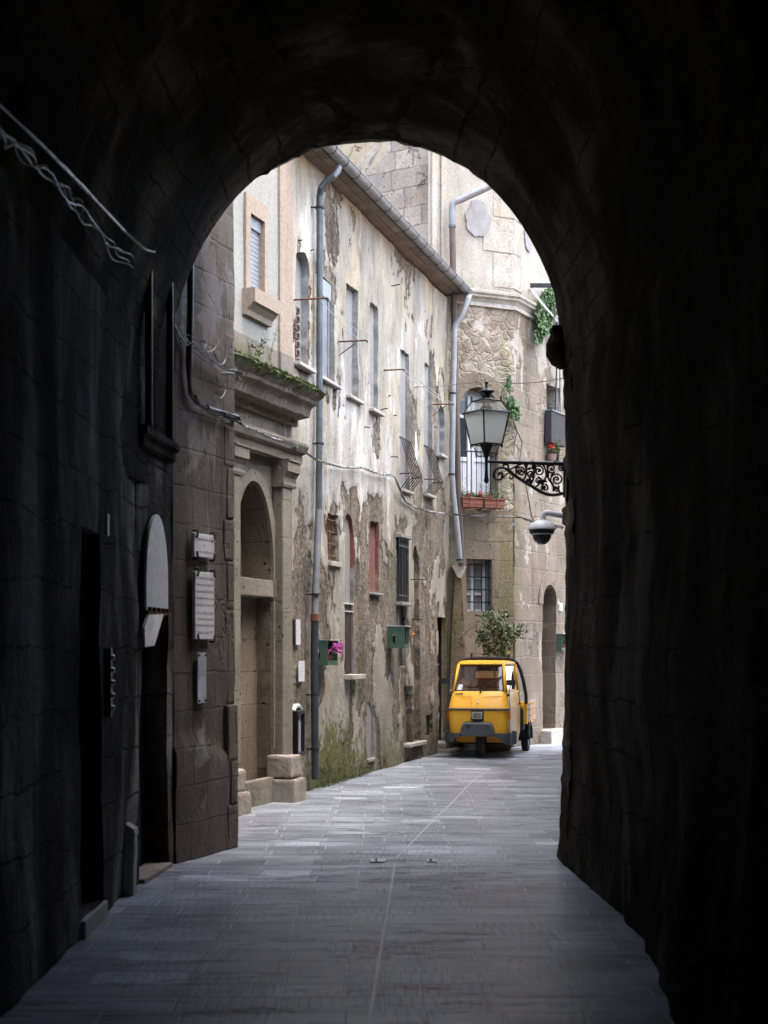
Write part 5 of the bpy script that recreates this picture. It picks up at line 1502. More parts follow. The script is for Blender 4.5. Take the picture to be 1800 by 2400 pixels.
for x0 in (-L2_/2+.08, -.05, .12, L2_/2-.14, L2_/2+.0):
    for s in range(4):
        a = random.uniform(-.12, .12); top = random.uniform(.15, .42)
        for i in range(24):
            t = i/24; mb.leaf((x0+a*t+random.gauss(0, .02), -.02+random.gauss(0, .03), h+.03+top*t), .022)
mb.build('foliage', MAT['leaf_sage'], FBX, WM[FBX.name], recalc=False)
mb = MB()
for (x, z) in ((-.10, .05), (-.06, .08), (-.03, .04), (.10, .03), (-.30, .04), (-.27, .06)):
    for i in range(18): mb.leaf((x+random.gauss(0, .018), -.12+random.gauss(0, .015), h+z+random.gauss(0, .018)), .026)
mb.build('flowers', MAT['red_flower'], FBX, WM[FBX.name], recalc=False)
# barred window
mb = MB(); mb.box(bw[0], bw[1], .29, .31, bw[2], bw[3]); WN = mb.build('window', MAT['curtain_glass'], BH, WA.M)
mb = MB(); wm = bw[0]+(bw[1]-bw[0])*.5
for (a, b) in ((bw[0], bw[0]+.05), (wm-.03, wm+.03), (bw[1]-.05, bw[1])): mb.box(a, b, .24, .29, bw[2], bw[3], .004)
for z in (bw[2], bw[2]+.28, bw[2]+.56, bw[3]-.05): mb.box(bw[0]+.05, bw[1]-.05, .25, .29, z, z+.045, .004)
mb.build('frame', MAT['white_paint'], WN, WA.M)
mb = MB()
for k in range(4): x = bw[0]+.03+(bw[1]-bw[0]-.06)*k/3; mb.tube([(x, .06, bw[2]), (x, .06, bw[3])], .010, 6)
for k in range(4): z = bw[2]+(bw[3]-bw[2])*(k+.75)/4.2; mb.tube([(bw[0], .06, z), (bw[1], .06, z)], .011, 6)
mb.build('grille', MAT['iron'], WN, WA.M)
# arched side door
mb = MB(); mb.box(dB[0]-.02, dB[1]+.02, .26, .29, dB[2], dB[3]); SD = mb.build('door', MAT['wood_dark'], BH, WB.M)
mb = MB(); zd = dB[3]-.62
for (z0, z1) in ((dB[2]+.10, dB[2]+.75), (dB[2]+.85, zd-.1)):
    m = (dB[0]+dB[1])/2
    for (a, b) in ((dB[0]+.05, m-.03), (m+.03, dB[1]-.05)): mb.box(a, b, .235, .26, z0, z1, .01)
mb.box(dB[0], dB[1], .22, .26, zd, zd+.06); mb.build('door_panel', MAT['wood_dark'], SD, WB.M)
mb = MB()
m = (dB[0]+dB[1])/2
for k in range(7):
    a = math.pi*(k+.5)/7; mb.tube([(m, .24, zd+.06), (m+.3*math.cos(a), .24, zd+.06+.5*math.sin(a))], .008, 5)
mb.build('fanlight_bars', MAT['iron'], SD, WB.M)
mb = MB(); ringm(dB[0], dB[1], dB[2], dB[3], .36, .22, -.025, .02, mb, 14); bmesh.ops.remove_doubles(mb.bm, verts=mb.bm.verts[:], dist=1e-4)
mb.build('door_arch', MAT['tuff_side'], BH, WB.M, jitter=.012)
mb = MB(); rough_block(dB[0]-.12, dB[1]+.16, -.22, .26, -.04, dB[2], mb, 4, .012, .02); mb.build('step', MAT['travertine'], BH, WB.M)
# recess window with shutter on the side wall
mb = MB(); mb.box(sB[0], sB[1], .28, .30, sB[2], sB[3]); WW = mb.build('window', MAT['dark'], BH, WB.M)
u0, u1, z0, z1 = WB.box(1288, 1322, 969, 1043, .12)
mb = MB(); mb.box(u0, u1, -.16, -.03, z0, z1, .008); mb.build('shutter', MAT['iron_matte'], WW, WB.M)
mb = MB(); mb.box(u0-.01, u1+.01, -.18, -.02, z1, z1+.02); mb.build('shutter_top', MAT['zinc'], WW, WB.M)
# mass behind both faces
mb = MB()
Z1 = 13.0
poly = [WA.w(-.1, 0, -.45), WA.w(WA.L-.12, 0, -.40), WB.w(.3, 0, -.42), WB.w(WB.L, 0, -.42), Vector((9, 40, 0)), Vector((1, 40, 0))]
lo_ = [mb.bm.verts.new((p.x, p.y, -.05)) for p in poly]; hi = [mb.bm.verts.new((p.x, p.y, Z1)) for p in poly]
for i in range(6): mb.bm.faces.new((lo_[i], lo_[(i+1) % 6], hi[(i+1) % 6], hi[i]))
mb.bm.faces.new(hi); mb.build('house_mass', MAT['upper'], BH, I4)
# plaster strip at the left end of the upper wall
u_, z_ = WA.px(1046, 500)
mb = MB(); mb.box(-.30, -.20, -.05, .02, 7.3, 13, .01); mb.box(-.12, -.02, -.04, .02, 7.4, 13, .01); mb.build('edge_strip', MAT['upper'], BH, WA.M, jitter=.008)

# red geranium pot by the shutter
p = wp(WB, 1292, 1072, .10)
e = empty('geranium_pot', T(*p), 'terracotta pot of red geraniums under the dark shutter on the side wall', 'potted plant')
mb = MB(); mb.lathe([(0, -.10), (.07, -.10), (.095, .06), (.08, .06), (0, .05)], 14, T(*p)); mb.build('pot', MAT['terracotta_old'], e, I4, smooth=True)
mb = MB(); 
for i in range(160): mb.leaf(p+Vector((random.gauss(.04, .06), random.gauss(0, .06), .10+abs(random.gauss(0, .09)))), .05)
mb.build('leaves', MAT['leaf'], e, I4, recalc=False)
mb = MB()
for i in range(50): mb.leaf(p+Vector((random.gauss(-.01, .035), -.07+random.gauss(0, .03), .20+random.gauss(0, .035))), .04)
mb.build('flowers', MAT['red_flower'], e, I4, recalc=False)
# wires and conduit at the right end
mb = MB(); mb.tube([wp(WB, 1304, 560, .1), wp(WB, 1306, 800, .1), wp(WB, 1303, 965, .1)], .018, 8); mb.tube([wp(WB, 1310, 600, .1), wp(WB, 1313, 965, .1)], .012, 8)
o = mb.build('wall_conduit', MAT['cable_dark'], None, T(0, 0, 0), smooth=True); tag(o, 'black conduits running down to the dark shutter on the side wall', 'conduit')
mb = MB(); p = WB.px(1314, 1423, .03); mb.box(p[0]-.07, p[0]+.07, -.05, 0, p[1]-.07, p[1]+.07, .01)
o = mb.build('doorbell', MAT['white_metal'], None, WB.M); tag(o, 'small white intercom box right of the arched brown door', 'doorbell')

# tall ashlar building behind the eave
WT = Wall((-4.2, 30.4), (.86, 27.02))
TB = empty('ashlar_house', WT.M, 'tall blocky ashlar wall rising behind the tiled eave', 'building')
wall_panel('wall', rect(0, WT.L, 0, 14.5), [], MAT['ashlar'], TB, WT.M, res=.12, amp=.03, freq=1.5, seed=61)
mb = MB(); mb.box(.05, WT.L-.1, .08, 4, 0, 14.4); mb.build('house_mass', MAT['upper'], TB, WT.M)

# ============================================================ right-hand street house: unseen, added to shade the street, kept low for flatter light
WRt = Wall((3.16, 26.4), (1.585, 13.06))
RHs = empty('side_house', WRt.M, 'unseen plastered house front running away beyond the right side of the tunnel', 'building')
wins = []
for (u, z) in ((2.0, 1.0), (5.0, 1.1), (9.0, 1.1), (2.2, 3.9), (5.2, 3.9), (9.0, 3.9)): wins.append((rect(u, u+.95, z, z+1.5), .2, 0))
wins.append((arch(6.9, 7.9, .0, 2.5, .5), .25, 0))
wall_panel('wall', rect(0, WRt.L, -.05, 5.8), wins, MAT['right'], RHs, WRt.M, res=.16, amp=.02, seed=71)
for (p, dpt, _) in wins:
    us = [q[0] for q in p]; zs_ = [q[1] for q in p]; a, b, c, d_ = min(us), max(us), min(zs_), max(zs_)
    mb = MB(); mb.box(a-.02, b+.02, dpt-.02, dpt+.02, c, d_)
    nm = 'door' if c < .1 else 'window'
    w = mb.build(nm, MAT['wood_dark'] if nm == 'door' else MAT['glass'], RHs, WRt.M)
    if nm == 'window':
        mb = MB()
        for (x0, x1, z0, z1) in ((a, a+.06, c, d_), (b-.06, b, c, d_), ((a+b)/2-.03, (a+b)/2+.03, c, d_)): mb.box(x0, x1, dpt-.06, dpt-.02, z0, z1)
        mb.build('frame', MAT['wood_grey'], w, WRt.M)
        mb = MB(); mb.box(a-.08, b+.08, -.08, .06, c-.05, c, .005); mb.build('sill', MAT['travertine'], w, WRt.M)
mb = MB(); mb.box(.02, WRt.L-.0, .30, 6, -.05, 5.8); mb.build('house_mass', MAT['right'], RHs, WRt.M)
mb = MB(); mb.box(.1, WRt.L-.05, .04, 6.1, 5.8, 5.95); mb.build('roof', MAT['tile'], RHs, WRt.M)

# ---- pipes at the far end of the peeling house
DP2 = empty('downpipe', T(*ray(1082, 1320, 26.45).xy, 3), 'pale zinc downpipe hanging from the end of the gutter', 'drainpipe')
def rp(l, Y): return [ray(x, y, Y) for x, y in l]
mb = MB(); mb.tube([wp(WD, 1100, 692, .34)]+rp([(1096, 702), (1089, 725), (1080, 745), (1068, 760), (1065, 775), (1062, 900), (1059, 1110), (1062, 1160), (1070, 1230), (1078, 1318)], 26.5), .050, 12); mb.build('pipe', MAT['zinclight'], DP2, I4, smooth=True)
for (x, y) in ((1061, 922), (1059, 1112), (1078, 1312)):
    p = ray(x, y, 26.5); mb = MB(); mb.tube([p-Vector((0, 0, .015)), p+Vector((0, 0, .015))], .058, 12); mb.tube([p, p+Vector((-.04, .28, 0))], .01, 5); mb.build('bracket', MAT['iron_matte'], DP2, I4)
DP3 = empty('downpipe', T(*ray(1076, 1320, 26.72).xy, 3), 'dark brown downpipe with a verdigris elbow beside the cream plaster wall', 'drainpipe')
mb = MB(); mb.tube(rp([(1170, 425), (1145, 438), (1115, 452), (1080, 468), (1064, 474), (1060, 484), (1060, 530)], 26.70), .058, 12); mb.build('elbow', MAT['zinc'], DP3, I4, smooth=True)
mb = MB(); mb.tube(rp([(1060, 528), (1063, 700), (1071, 1000), (1074, 1150), (1079, 1240), (1082, 1326)], 26.70), .052, 12); mb.build('pipe', MAT['brownpipe'], DP3, I4, smooth=True)
mb = MB(); p = ray(1060, 530, 26.70); mb.tube([p-Vector((0, 0, .02)), p+Vector((0, 0, .02))], .064, 12); mb.build('collar', MAT['zincdark'], DP3, I4)
c = ray(1076, 1345, 26.72)
mb = MB()
prof = [(-.13, .14), (.12, .12), (.03, -.09), (-.03, -.06)]
mb.prism([(c.x+a, c.z+b) for a, b in prof], c.y-.05, c.y+.25); mb.build('mortar_haunch', MAT['travertine'], DH, I4, jitter=.02)
mb = MB(); c = ray(1072, 1560, 26.82)
mb.prism([(c.x-.16, 0), (c.x+.17, 0), (c.x+.12, 2.0), (c.x+.06, 2.9), (c.x-.04, 2.9), (c.x-.10, 2.0)], 26.74, 26.95); mb.build('corner_pier', MAT['tuff_low'], DH, I4, jitter=.02)

# ---- ivy
def ivy(name, cl, label, W, mat='leaf', n=500, size=.085, stems=None, cat='climbing plant', d=.08):
    e = empty(name, T(*wp(W, *cl[0][:2], .05)), label, cat)
    mb = MB()
    for (px, py, rx_, ry_) in cl:
        for i in range(int(n*rx_*ry_/600)):
            a = random.random()*6.28; r = random.random()**.5
            p = wp(W, px+rx_*r*math.cos(a), py+ry_*r*math.sin(a), d+random.random()*.12)
            if mn.noise(p*7) < -.25: continue
            nr = W.M.to_3x3() @ Vector((random.gauss(0, .5), -1, random.gauss(.3, .5)))
            mb.leaf(p, size, nr)
    mb.build('leaves', MAT[mat], e, I4, recalc=False)
    if stems:
        mb = MB()
        for s in stems: mb.tube([wp(W, x, y, .04) for x, y in s], .012, 5)
        mb.build('stem', MAT['wood_grey'], e, I4)
    return e
ivy('ivy', [(1290, 700, 14, 24), (1275, 745, 18, 42), (1284, 720, 20, 40), (1262, 790, 10, 18)], 'dense green ivy hanging at the upper right beside the tunnel arch', WB, n=900, size=.11)
ivy('ivy', [(1196, 945, 10, 14), (1203, 958, 12, 20), (1212, 970, 9, 16), (1192, 900, 5, 20)], 'small sprig of ivy on the corner just right of the lantern', WA, n=420, size=.09,
    stems=[[(1203, 985), (1212, 1010), (1206, 1040), (1222, 1060), (1216, 1085)], [(1206, 1000), (1224, 1035), (1220, 1060)], [(1232, 1135), (1240, 1175), (1246, 1210), (1252, 1222)]])
# ---- flowering bush in a pot
bc = ray(1165, 1752, 26.62)
e = empty('flowering_bush', T(bc.x, bc.y, 0), 'spreading cream-flowered climber in a low pot behind the yellow three-wheeler', 'potted plant')
mb = MB(); mb.lathe([(0, .0), (.22, 0), (.27, .12), (.29, .24), (.31, .24), (.31, .28), (.26, .28), (0, .25)], 24, T(bc.x, bc.y, 0)); mb.build('pot', MAT['terracotta_old'], e, I4, smooth=True)
mb = MB(); br = []
root = ray(1165, 1650, 26.6); root.z = .25; root.x = bc.x; root.y = bc.y
tips = [(1128, 1445), (1150, 1432), (1175, 1450), (1120, 1482), (1195, 1468), (1222, 1472), (1205, 1490), (1178, 1505), (1138, 1500), (1160, 1475), (1184, 1434), (1168, 1530), (1150, 1540)]
top = ray(1158, 1560, 26.7)
mb.tube([root, (root+top)*.5+Vector((.02, 0, 0)), top], [.022, .018, .014], 6)
for t in tips:
    q = ray(*t, 26.62+random.uniform(-.1, .08)); m = (top+q)*.5+Vector((0, 0, .08))
    P = [top, m, q]; br.append(P); mb.tube(P, [.010, .007, .004], 5)
mb.build('stems', MAT['stem'], e, I4)
L1, L2b = MB(), MB()
for P in br:
    for i in range(85):
        t = random.random()**.7*2; i0 = min(int(t), 1); p = P[i0]*(1-(t-i0))+P[i0+1]*(t-i0)
        s = .028+.026*t/2
        q = p+Vector([random.gauss(0, s) for _ in range(3)])
        for k in range(2): L1.leaf(q+Vector([random.gauss(0, .02) for _ in range(3)]), random.uniform(.05, .095))
        if random.random() < .75:
            for k in range(4): L2b.leaf(q+Vector((random.gauss(0, .012), -.03+random.gauss(0, .015), random.gauss(0, .012))), .03)
for i in range(170):
    z = random.uniform(1.45, 2.0); w = .06+.16*(z-1.4)
    q = Vector((top.x+random.gauss(.02, w), top.y+random.gauss(-.03, .05), z))
    for k in range(2): L1.leaf(q+Vector([random.gauss(0, .02) for _ in range(3)]), .055)
    if random.random() < .6:
        for k in range(4): L2b.leaf(q+Vector((random.gauss(0, .012), -.05, random.gauss(0, .012))), .03)
L1.build('leaves', MAT['leaf_dark'], e, I4, recalc=False); L2b.build('flowers', MAT['cream_flower'], e, I4, recalc=False)
# right wall green box
gb = green_box(1317, 0, 1487, 1524, 'green wall box showing at the far right edge, beside the side wall', MAT['orange_flower'], W=WB, d=.12, wdt=.5, nfl=0)
# clothesline on the right
pA = ray(1237, 669, 28.2)
e = empty('clothes_bracket', T(*pA), 'dark clothesline bracket with white lines beside the hanging ivy', 'clothesline')
mb = MB(); mb.box(0, 1.2, -.03, .03, -.035, .035, .003, T(pA.x, pA.y, pA.z)); mb.tube([pA+Vector((.03, 0, -.03)), pA+Vector((.03, 0, -.09))], .02, 6); mb.build('bar', MAT['iron'], e, I4)
for k in range(3):
    mb = MB(); mb.tube(arc(pA+Vector((.03+.02*k, 0, -.05)), ray(1303+k*4, 748+k*4, 24+k), .02, 8), .008, 5); mb.build('line', MAT['cable'], e, I4)

# ---- street cables
c1 = [wp(WP, 548, 982, .10), wp(WQ, 575, 1000, .28), wp(WQ, 640, 1026, .28), wp(WQ, 690, 1042, .28), wp(WD, 712, 1058, .08), wp(WD, 740, 1078, .18), wp(WD, 760, 1085, .15), wp(WD, 800, 1095, .07), wp(WD, 850, 1096, .07), wp(WD, 885, 1110, .07), wp(WD, 924, 1116, .07), wp(WD, 938, 1150, .07), wp(WD, 950, 1176, .07), wp(WD, 975, 1190, .07), wp(WD, 1010, 1199, .07), ray(1060, 1205, 26.3), ray(1130, 1210, 25.5), ray(1200, 1212, 24.5), ray(1222, 1213, 24.2), ray(1248, 1222, 22), ray(1318, 1236, 17)]
bundle('street_cable', c1, 'thick grey cable clipped across the house fronts and over the street', [MAT['cable'], MAT['cable_dark'], MAT['cable_shiny']], 3, .010, .006, 5, wob=.01)
mb = MB()
pts = []
for a, b, s in ((wp(WQ, 556, 876, .3), wp(WQ, 640, 892, .2), .01), (wp(WQ, 640, 892, .2), ray(800, 896, 22), .02), (ray(800, 896, 22), ray(1060, 902, 26), .05), (ray(1060, 902, 26), ray(1150, 893, 23), .0), (ray(1150, 893, 23), ray(1330, 884, 18), .05)):
    pts += arc(a, b, s, 8)[:-1]
pts.append(ray(1330, 884, 18)); mb.tube(pts, .006, 5)
o = mb.build('overhead_wire', MAT['cable_dark'], None, T(0, 0, 0)); tag(o, 'single thin dark wire strung level across the street behind the lantern', 'wire')
mb = MB()
for k in range(3): mb.tube(arc(ray(1206+k, 1222, 24.3), ray(1192+k*3, 1242-k*2, 24.3), .01, 6), .008, 5)
o = mb.build('wire_end', MAT['cable'], None, T(0, 0, 0)); tag(o, 'short bunch of white wire ends dangling from the thick street cable', 'wire')
mb = MB(); mb.tube([wp(WB, 0+1326, 775, .1)]*1+[ray(1310, 690, 13.4), ray(1300, 735, 13.4), ray(1305, 775, 13.3), ray(1322, 782, 13.2), ray(1345, 765, 12.9), ray(1368, 735, 12.3), ray(1400, 690, 11.6)], .007, 6)
mb.bm.free(); mb = MB(); mb.tube([ray(1310, 700, 13.5), ray(1297, 728, 13.5), ray(1302, 768, 13.4), ray(1310, 781, 13.3), ray(1330, 779, 13.0), ray(1348, 760, 12.7), ray(1360, 735, 12.3)], .007, 6)
o = mb.build('loose_cable', MAT['cable'], None, T(0, 0, 0), smooth=True); tag(o, 'pale cable looping round the arch edge above the round corbel', 'cable')

# ============================================================ street lamp
YL = 15.5
def rl(x, y): return ray(x, y, YL)
lc = rl(1140, 1042)
LM = empty('street_lamp', T(rl(1322, 1088).x, YL, rl(1322, 1088).z), 'black iron lantern with frosted panes on a scrolled wall bracket', 'street lamp')
def zl(y): return CH+(HY-y)*YL/F
LT = T(lc.x, YL, 0) @ RZ(R(34))
def sq(a, z): return [LT @ Vector((sx*a/2, sy*a/2, z)) for sx, sy in ((-1, -1), (1, -1), (1, 1), (-1, 1))]
zb_, zr, zt2 = zl(1042), zl(967), zl(940)
ab_, ar_, at_ = .215, .315, .20
# frame
mb = MB()
B, Rr, Tt = sq(ab_, zb_), sq(ar_, zr), sq(at_, zt2)
for i in range(4):
    j = (i+1) % 4
    mb.tube([B[i], Rr[i]], .0085, 5); mb.tube([B[i], B[j]], .009, 5); mb.tube([Rr[i], Rr[j]], .009, 5)
    mb.tube([Rr[i], Tt[i]], .007, 5); mb.tube([Tt[i], Tt[j]], .008, 5)
FR = mb.build('lantern_frame', MAT['iron'], LM, I4)
mb = MB(); E1, E0 = sq(ar_+.045, zr-.004), sq(ar_-.03, zr+.012)
E1b = sq(ar_+.045, zr-.012)
for i in range(4):
    j = (i+1) % 4
    mb.face([E1[i], E1[j], E0[j], E0[i]]); mb.face([E1b[i], E1b[j], E1[j], E1[i]]); mb.face([E1b[i], E1b[j], sq(ar_-.03, zr-.006)[j], sq(ar_-.03, zr-.006)[i]])
mb.build('rim', MAT['iron'], LM, I4)
for i in range(4):
    j = (i+1) % 4
    mb = MB(); mb.face([B[i], B[j], Rr[j], Rr[i]]); mb.build('pane', MAT['frost'], LM, I4)
for i in range(4):
    j = (i+1) % 4
    mb = MB(); mb.face([Rr[i]+Vector((0, 0, .01)), Rr[j]+Vector((0, 0, .01)), Tt[j], Tt[i]]); mb.build('roof_pane', MAT['roofglass'], LM, I4)
mb = MB()
for i in range(4): mb.lathe([(0, .045), (.006, .035), (.009, .02), (.005, .0), (.008, -.01)], 8, T(*(Tt[i]+Vector((0, 0, .01)))))
for i in range(4): mb.lathe([(0, -.04), (.007, -.03), (.010, -.012), (.006, .0)], 8, T(*B[i]))
islands(mb.build('corner_finial', MAT['iron'], LM, I4))
mb = MB()
def Z(y): return zl(y)
prof = [(.105, Z(941)), (.095, Z(936)), (.055, Z(930)), (.040, Z(924)), (.040, Z(916)), (.062, Z(912)), (.078, Z(910)), (.075, Z(906)), (.045, Z(901)), (.018, Z(896)), (.010, Z(892)), (.018, Z(889)), (.010, Z(886)), (.016, Z(883)), (.016, Z(880)), (.020, Z(877)), (.008, Z(873)), (0, Z(869)+.0)]
prof = [(r*1.0, z) for r, z in prof]
# scale vertically so finial tip lands at y=892*... (tip measured at 890)
zmin, zmax = prof[0][1], prof[-1][1]; tgt = zl(890)
prof = [(r, zmin+(z-zmin)*(tgt-zmin)/(zmax-zmin)) for r, z in prof]
mb.lathe(prof, 20, T(lc.x, YL, 0)); mb.build('chimney', MAT['iron'], LM, I4, smooth=True)
mb = MB(); mb.lathe([(.075, zl(1040)), (.06, zl(1045)), (.034, zl(1062)), (.024, zl(1070)), (.016, zl(1074)), (.016, zl(1112)), (.022, zl(1113)), (.016, zl(1116)), (.022, zl(1122)), (.026, zl(1126)), (.022, zl(1129)), (.010, zl(1133)), (0, zl(1134))], 16, T(lc.x, YL, 0)); mb.lathe([(0, zl(1040)+.004), (.075, zl(1040))], 16, T(lc.x, YL, 0)); mb.build('stem', MAT['iron'], LM, I4, smooth=True)
mb = MB(); mb.lathe([(0, zl(1040)), (.02, zl(1040)), (.02, zl(1030)), (.026, zl(1026)), (.03, zl(1005)), (.02, zl(985)), (0, zl(982))], 14, T(lc.x, YL, 0)); mb.build('bulb', MAT['white_metal'], LM, I4, smooth=True)
mb = MB(); mb.lathe([(0, zl(966)), (.06, zl(966)), (.06, zl(955)), (.03, zl(950)), (0, zl(950))], 12, T(lc.x, YL, 0)); mb.build('lamp_holder', MAT['iron'], LM, I4, smooth=True)
mb = MB()
for i in range(4):
    b = B[i]; c = Vector((lc.x, YL, 0)); d = Vector((b.x-c.x, b.y-c.y, 0)).normalized()
    P = [b, c+d*.125+Vector((0, 0, zl(1047))), c+d*.105+Vector((0, 0, zl(1056))), c+d*.10+Vector((0, 0, zl(1066))), c+d*.065+Vector((0, 0, zl(1070))), c+d*.02+Vector((0, 0, zl(1068)))]
    mb.tube(P, .0055, 6)
islands(mb.build('scroll_brace', MAT['iron'], LM, I4, smooth=True))
# bracket
mb = MB(); mb.tube([rl(1144, 1082), rl(1180, 1083), rl(1250, 1085), rl(1330, 1087)], [.014, .019, .020, .022], 10)
for x in (1150, 1218, 1248, 1300): mb.tube([rl(x-1.5, 1083.5), rl(x+1.5, 1083.5)], .026, 10)
mb.build('bracket_arm', MAT['iron'], LM, I4, smooth=True)
def bez(pts, n=8):
    out = []
    P = [pts[0]]+pts+[pts[-1]]
    for i in range(1, len(P)-2):
        for k in range(n):
            t = k/n; a, b, c, d = [Vector(P[i+q]) for q in (-1, 0, 1, 2)]
            out.append(.5*((2*b)+(c-a)*t+(2*a-5*b+4*c-d)*t*t+(3*b-a-3*c+d)*t**3))
    out.append(Vector(P[-2])); return out
def spiral(cx, cy, r0, r1, a0, turns, n=22):
    return [(cx+(r0+(r1-r0)*i/n)*math.cos(a0+turns*2*math.pi*i/n), cy+(r0+(r1-r0)*i/n)*math.sin(a0+turns*2*math.pi*i/n)) for i in range(n+1)]
S = MB()
def sc(pts, r): S.tube([rl(p[0], p[1]) for p in pts], r, 6)
main = bez([(1332, 1152), (1312, 1158), (1290, 1160), (1268, 1153), (1245, 1139), (1222, 1125), (1203, 1112), (1190, 1101), (1176, 1096), (1163, 1100), (1157, 1112), (1161, 1122), (1173, 1123), (1178, 1114), (1173, 1108), (1168, 1113)])
S.tube([rl(p[0], p[1]) for p in main], [.017 if i < 60 else .013 for i in range(len(main))], 7)
sc(bez([(1195, 1100), (1208, 1094), (1218, 1089), (1228, 1085)]), .009)
sc(bez([(1178, 1092), (1183, 1088), (1190, 1090), (1192, 1098), (1186, 1098)]), .009)
sc(bez([(1180, 1120), (1186, 1112), (1194, 1108)]), .007)
sc(bez([(1203, 1112), (1202, 1120), (1196, 1122), (1195, 1117)]), .009)
for (cx_, cy_, r0, r1, a0, tn) in ((1221, 1105, 11, 3, -2.4, 1.5), (1243, 1112, 9, 3, 1.2, -1.4), (1238, 1127, 7, 2, -1, 1.3), (1263, 1104, 13, 3, -2.6, 1.5), (1262, 1127, 9, 2, 1, -1.4), (1277, 1143, 8, 2, -1.6, 1.2), (1305, 1124, 16, 4, 2.2, 1.7), (1293, 1098, 11, 3, 1.2, 1.3), (1316, 1098, 8, 2, -1, -1.3), (1252, 1094, 6, 2, .5, 1.2), (1306, 1146, 7, 2, -2.0, -1.2)):
    sc(spiral(cx_, cy_, r0, r1, a0, tn), .0085)
    S.lathe([(0, -.012), (.012, 0), (0, .012)], 8, T(*rl(cx_, cy_)) @ RX(R(90)))
for pts in ([(1228, 1086), (1234, 1100), (1231, 1118), (1225, 1127)], [(1248, 1086), (1252, 1104), (1250, 1122), (1243, 1138)], [(1283, 1087), (1284, 1105), (1287, 1125), (1296, 1135), (1297, 1152)], [(1218, 1087), (1210, 1098), (1211, 1112)], [(1272, 1088), (1278, 1100), (1280, 1115), (1274, 1130), (1268, 1152)], [(1310, 1138), (1310, 1150), (1316, 1157)], [(1255, 1140), (1262, 1136), (1268, 1125)]):
    sc(bez(pts), .0095)
for i in range(26):
    x, y = random.choice([(1243, 1100), (1262, 1115), (1293, 1112), (1275, 1128), (1221, 1105), (1236, 1120)]); 
    S.leaf(rl(x+random.gauss(0, 6), y+random.gauss(0, 5)), .05, Vector((0, -1, random.gauss(0, .3))))
S.build('bracket_scroll', MAT['iron'], LM, I4, smooth=True)
mb = MB(); wx = rl(1320, 1100).x
mb.box(wx+.0, wx+.03, YL-.05, YL+.05, zl(1165), zl(1072), .005)
u_at = wx
mb.box(wx+.03, 1.585+(YL-13.06)*.118+.05, YL-.03, YL+.03, zl(1155), zl(1140)); mb.box(wx+.03, 1.585+(YL-13.06)*.118+.05, YL-.03, YL+.03, zl(1098), zl(1078))
mb.build('wall_plate', MAT['iron'], LM, I4)

# ============================================================ dome camera
YC = 15.0
def rc(x, y): return ray(x, y, YC)
dc0 = rc(1270, 1230)
CA = empty('dome_camera', T(*rc(1322, 1210)), 'white dome security camera on a bent arm below the lamp bracket', 'camera')
def zc_(y): return CH+(HY-y)*YC/F
mb = MB(); mb.tube([tuple(rc(1273, 1222))]+[tuple(rc(*p)) for p in ((1273, 1212), (1275, 1205), (1281, 1202), (1290, 1203), (1305, 1206), (1335, 1211))], .028, 14); mb.build('arm', MAT['white_metal'], CA, I4, smooth=True)
mb = MB(); r = .132
mb.lathe([(0, zc_(1219)), (.05, zc_(1220)), (.10, zc_(1226)), (r, zc_(1236)), (r+.002, zc_(1240)), (r-.008, zc_(1242)), (0, zc_(1242))], 28, T(dc0.x, YC, 0)); mb.build('housing', MAT['white_metal'], CA, I4, smooth=True)
mb = MB(); mb.lathe([(0, zc_(1241.9)), (r-.01, zc_(1242)), (.112, zc_(1250)), (.105, zc_(1251)), (0, zc_(1251))], 28, T(dc0.x, YC, 0)); mb.build('dark_band', MAT['iron'], CA, I4, smooth=True)
mb = MB(); mb.lathe([(.108, zc_(1249)), (.104, zc_(1253)), (.09, zc_(1254)), (0, zc_(1254))], 28, T(dc0.x, YC, 0)); mb.build('trim_ring', MAT['white_metal'], CA, I4, smooth=True)
mb = MB(); mb.lathe([(.088, zc_(1253)), (.083, zc_(1262)), (.07, zc_(1268)), (.04, zc_(1275)), (0, zc_(1277))], 28, T(dc0.x, YC, 0)); mb.build('dome', MAT['glass'], CA, I4, smooth=True)
mb = MB(); mb.box(rc(1318, 1200).x+.0, rc(1318, 1200).x+.30, YC-.08, YC+.08, zc_(1232), zc_(1188), .02); mb.build('mount', MAT['rust'], CA, I4, jitter=.012)
# ============================================================ three-wheeler
YA = 25.0
fx = ray(1126, 1775, YA)
AM = T(fx.x, YA, .008) @ RZ(R(-11.5))
AP = empty('three_wheeler', AM, 'yellow three-wheeled delivery van with an open cargo bed, parked facing the tunnel', 'three-wheeled van')
def outline(hf, hb, yf, yb, r=.10, n=5, xo=0.0):
    r2 = r*.8; P = []
    for (cx, cy, rr, a0) in ((-hf+r, yf+r, r, math.pi), (hf-r, yf+r, r, 1.5*math.pi), (hb-r2, yb-r2, r2, 0), (-hb+r2, yb-r2, r2, .5*math.pi)):
        for k in range(n+1):
            a = a0+math.pi/2*k/n; P.append((cx+rr*math.cos(a)+xo, cy+rr*math.sin(a)))
    return P
def loft(levels, mb, cap0=True, cap1=True):
    rows = []
    for (z, hf, hb, yf, yb, r) in levels:
        row = []
        for (x, y) in outline(hf, hb, yf, yb, r):
            # front face bows slightly
            bow = -.035*(1-(x/hf)**2) if y < yf+.02 else 0
            row.append(mb.bm.verts.new((x, y+bow, z)))
        rows.append(row)
    n = len(rows[0])
    for a, b in zip(rows, rows[1:]):
        for i in range(n): mb.bm.faces.new((a[i], a[(i+1) % n], b[(i+1) % n], b[i]))
    if cap0: mb.bm.faces.new(rows[0][::-1])
    if cap1: mb.bm.faces.new(rows[-1])
    return rows
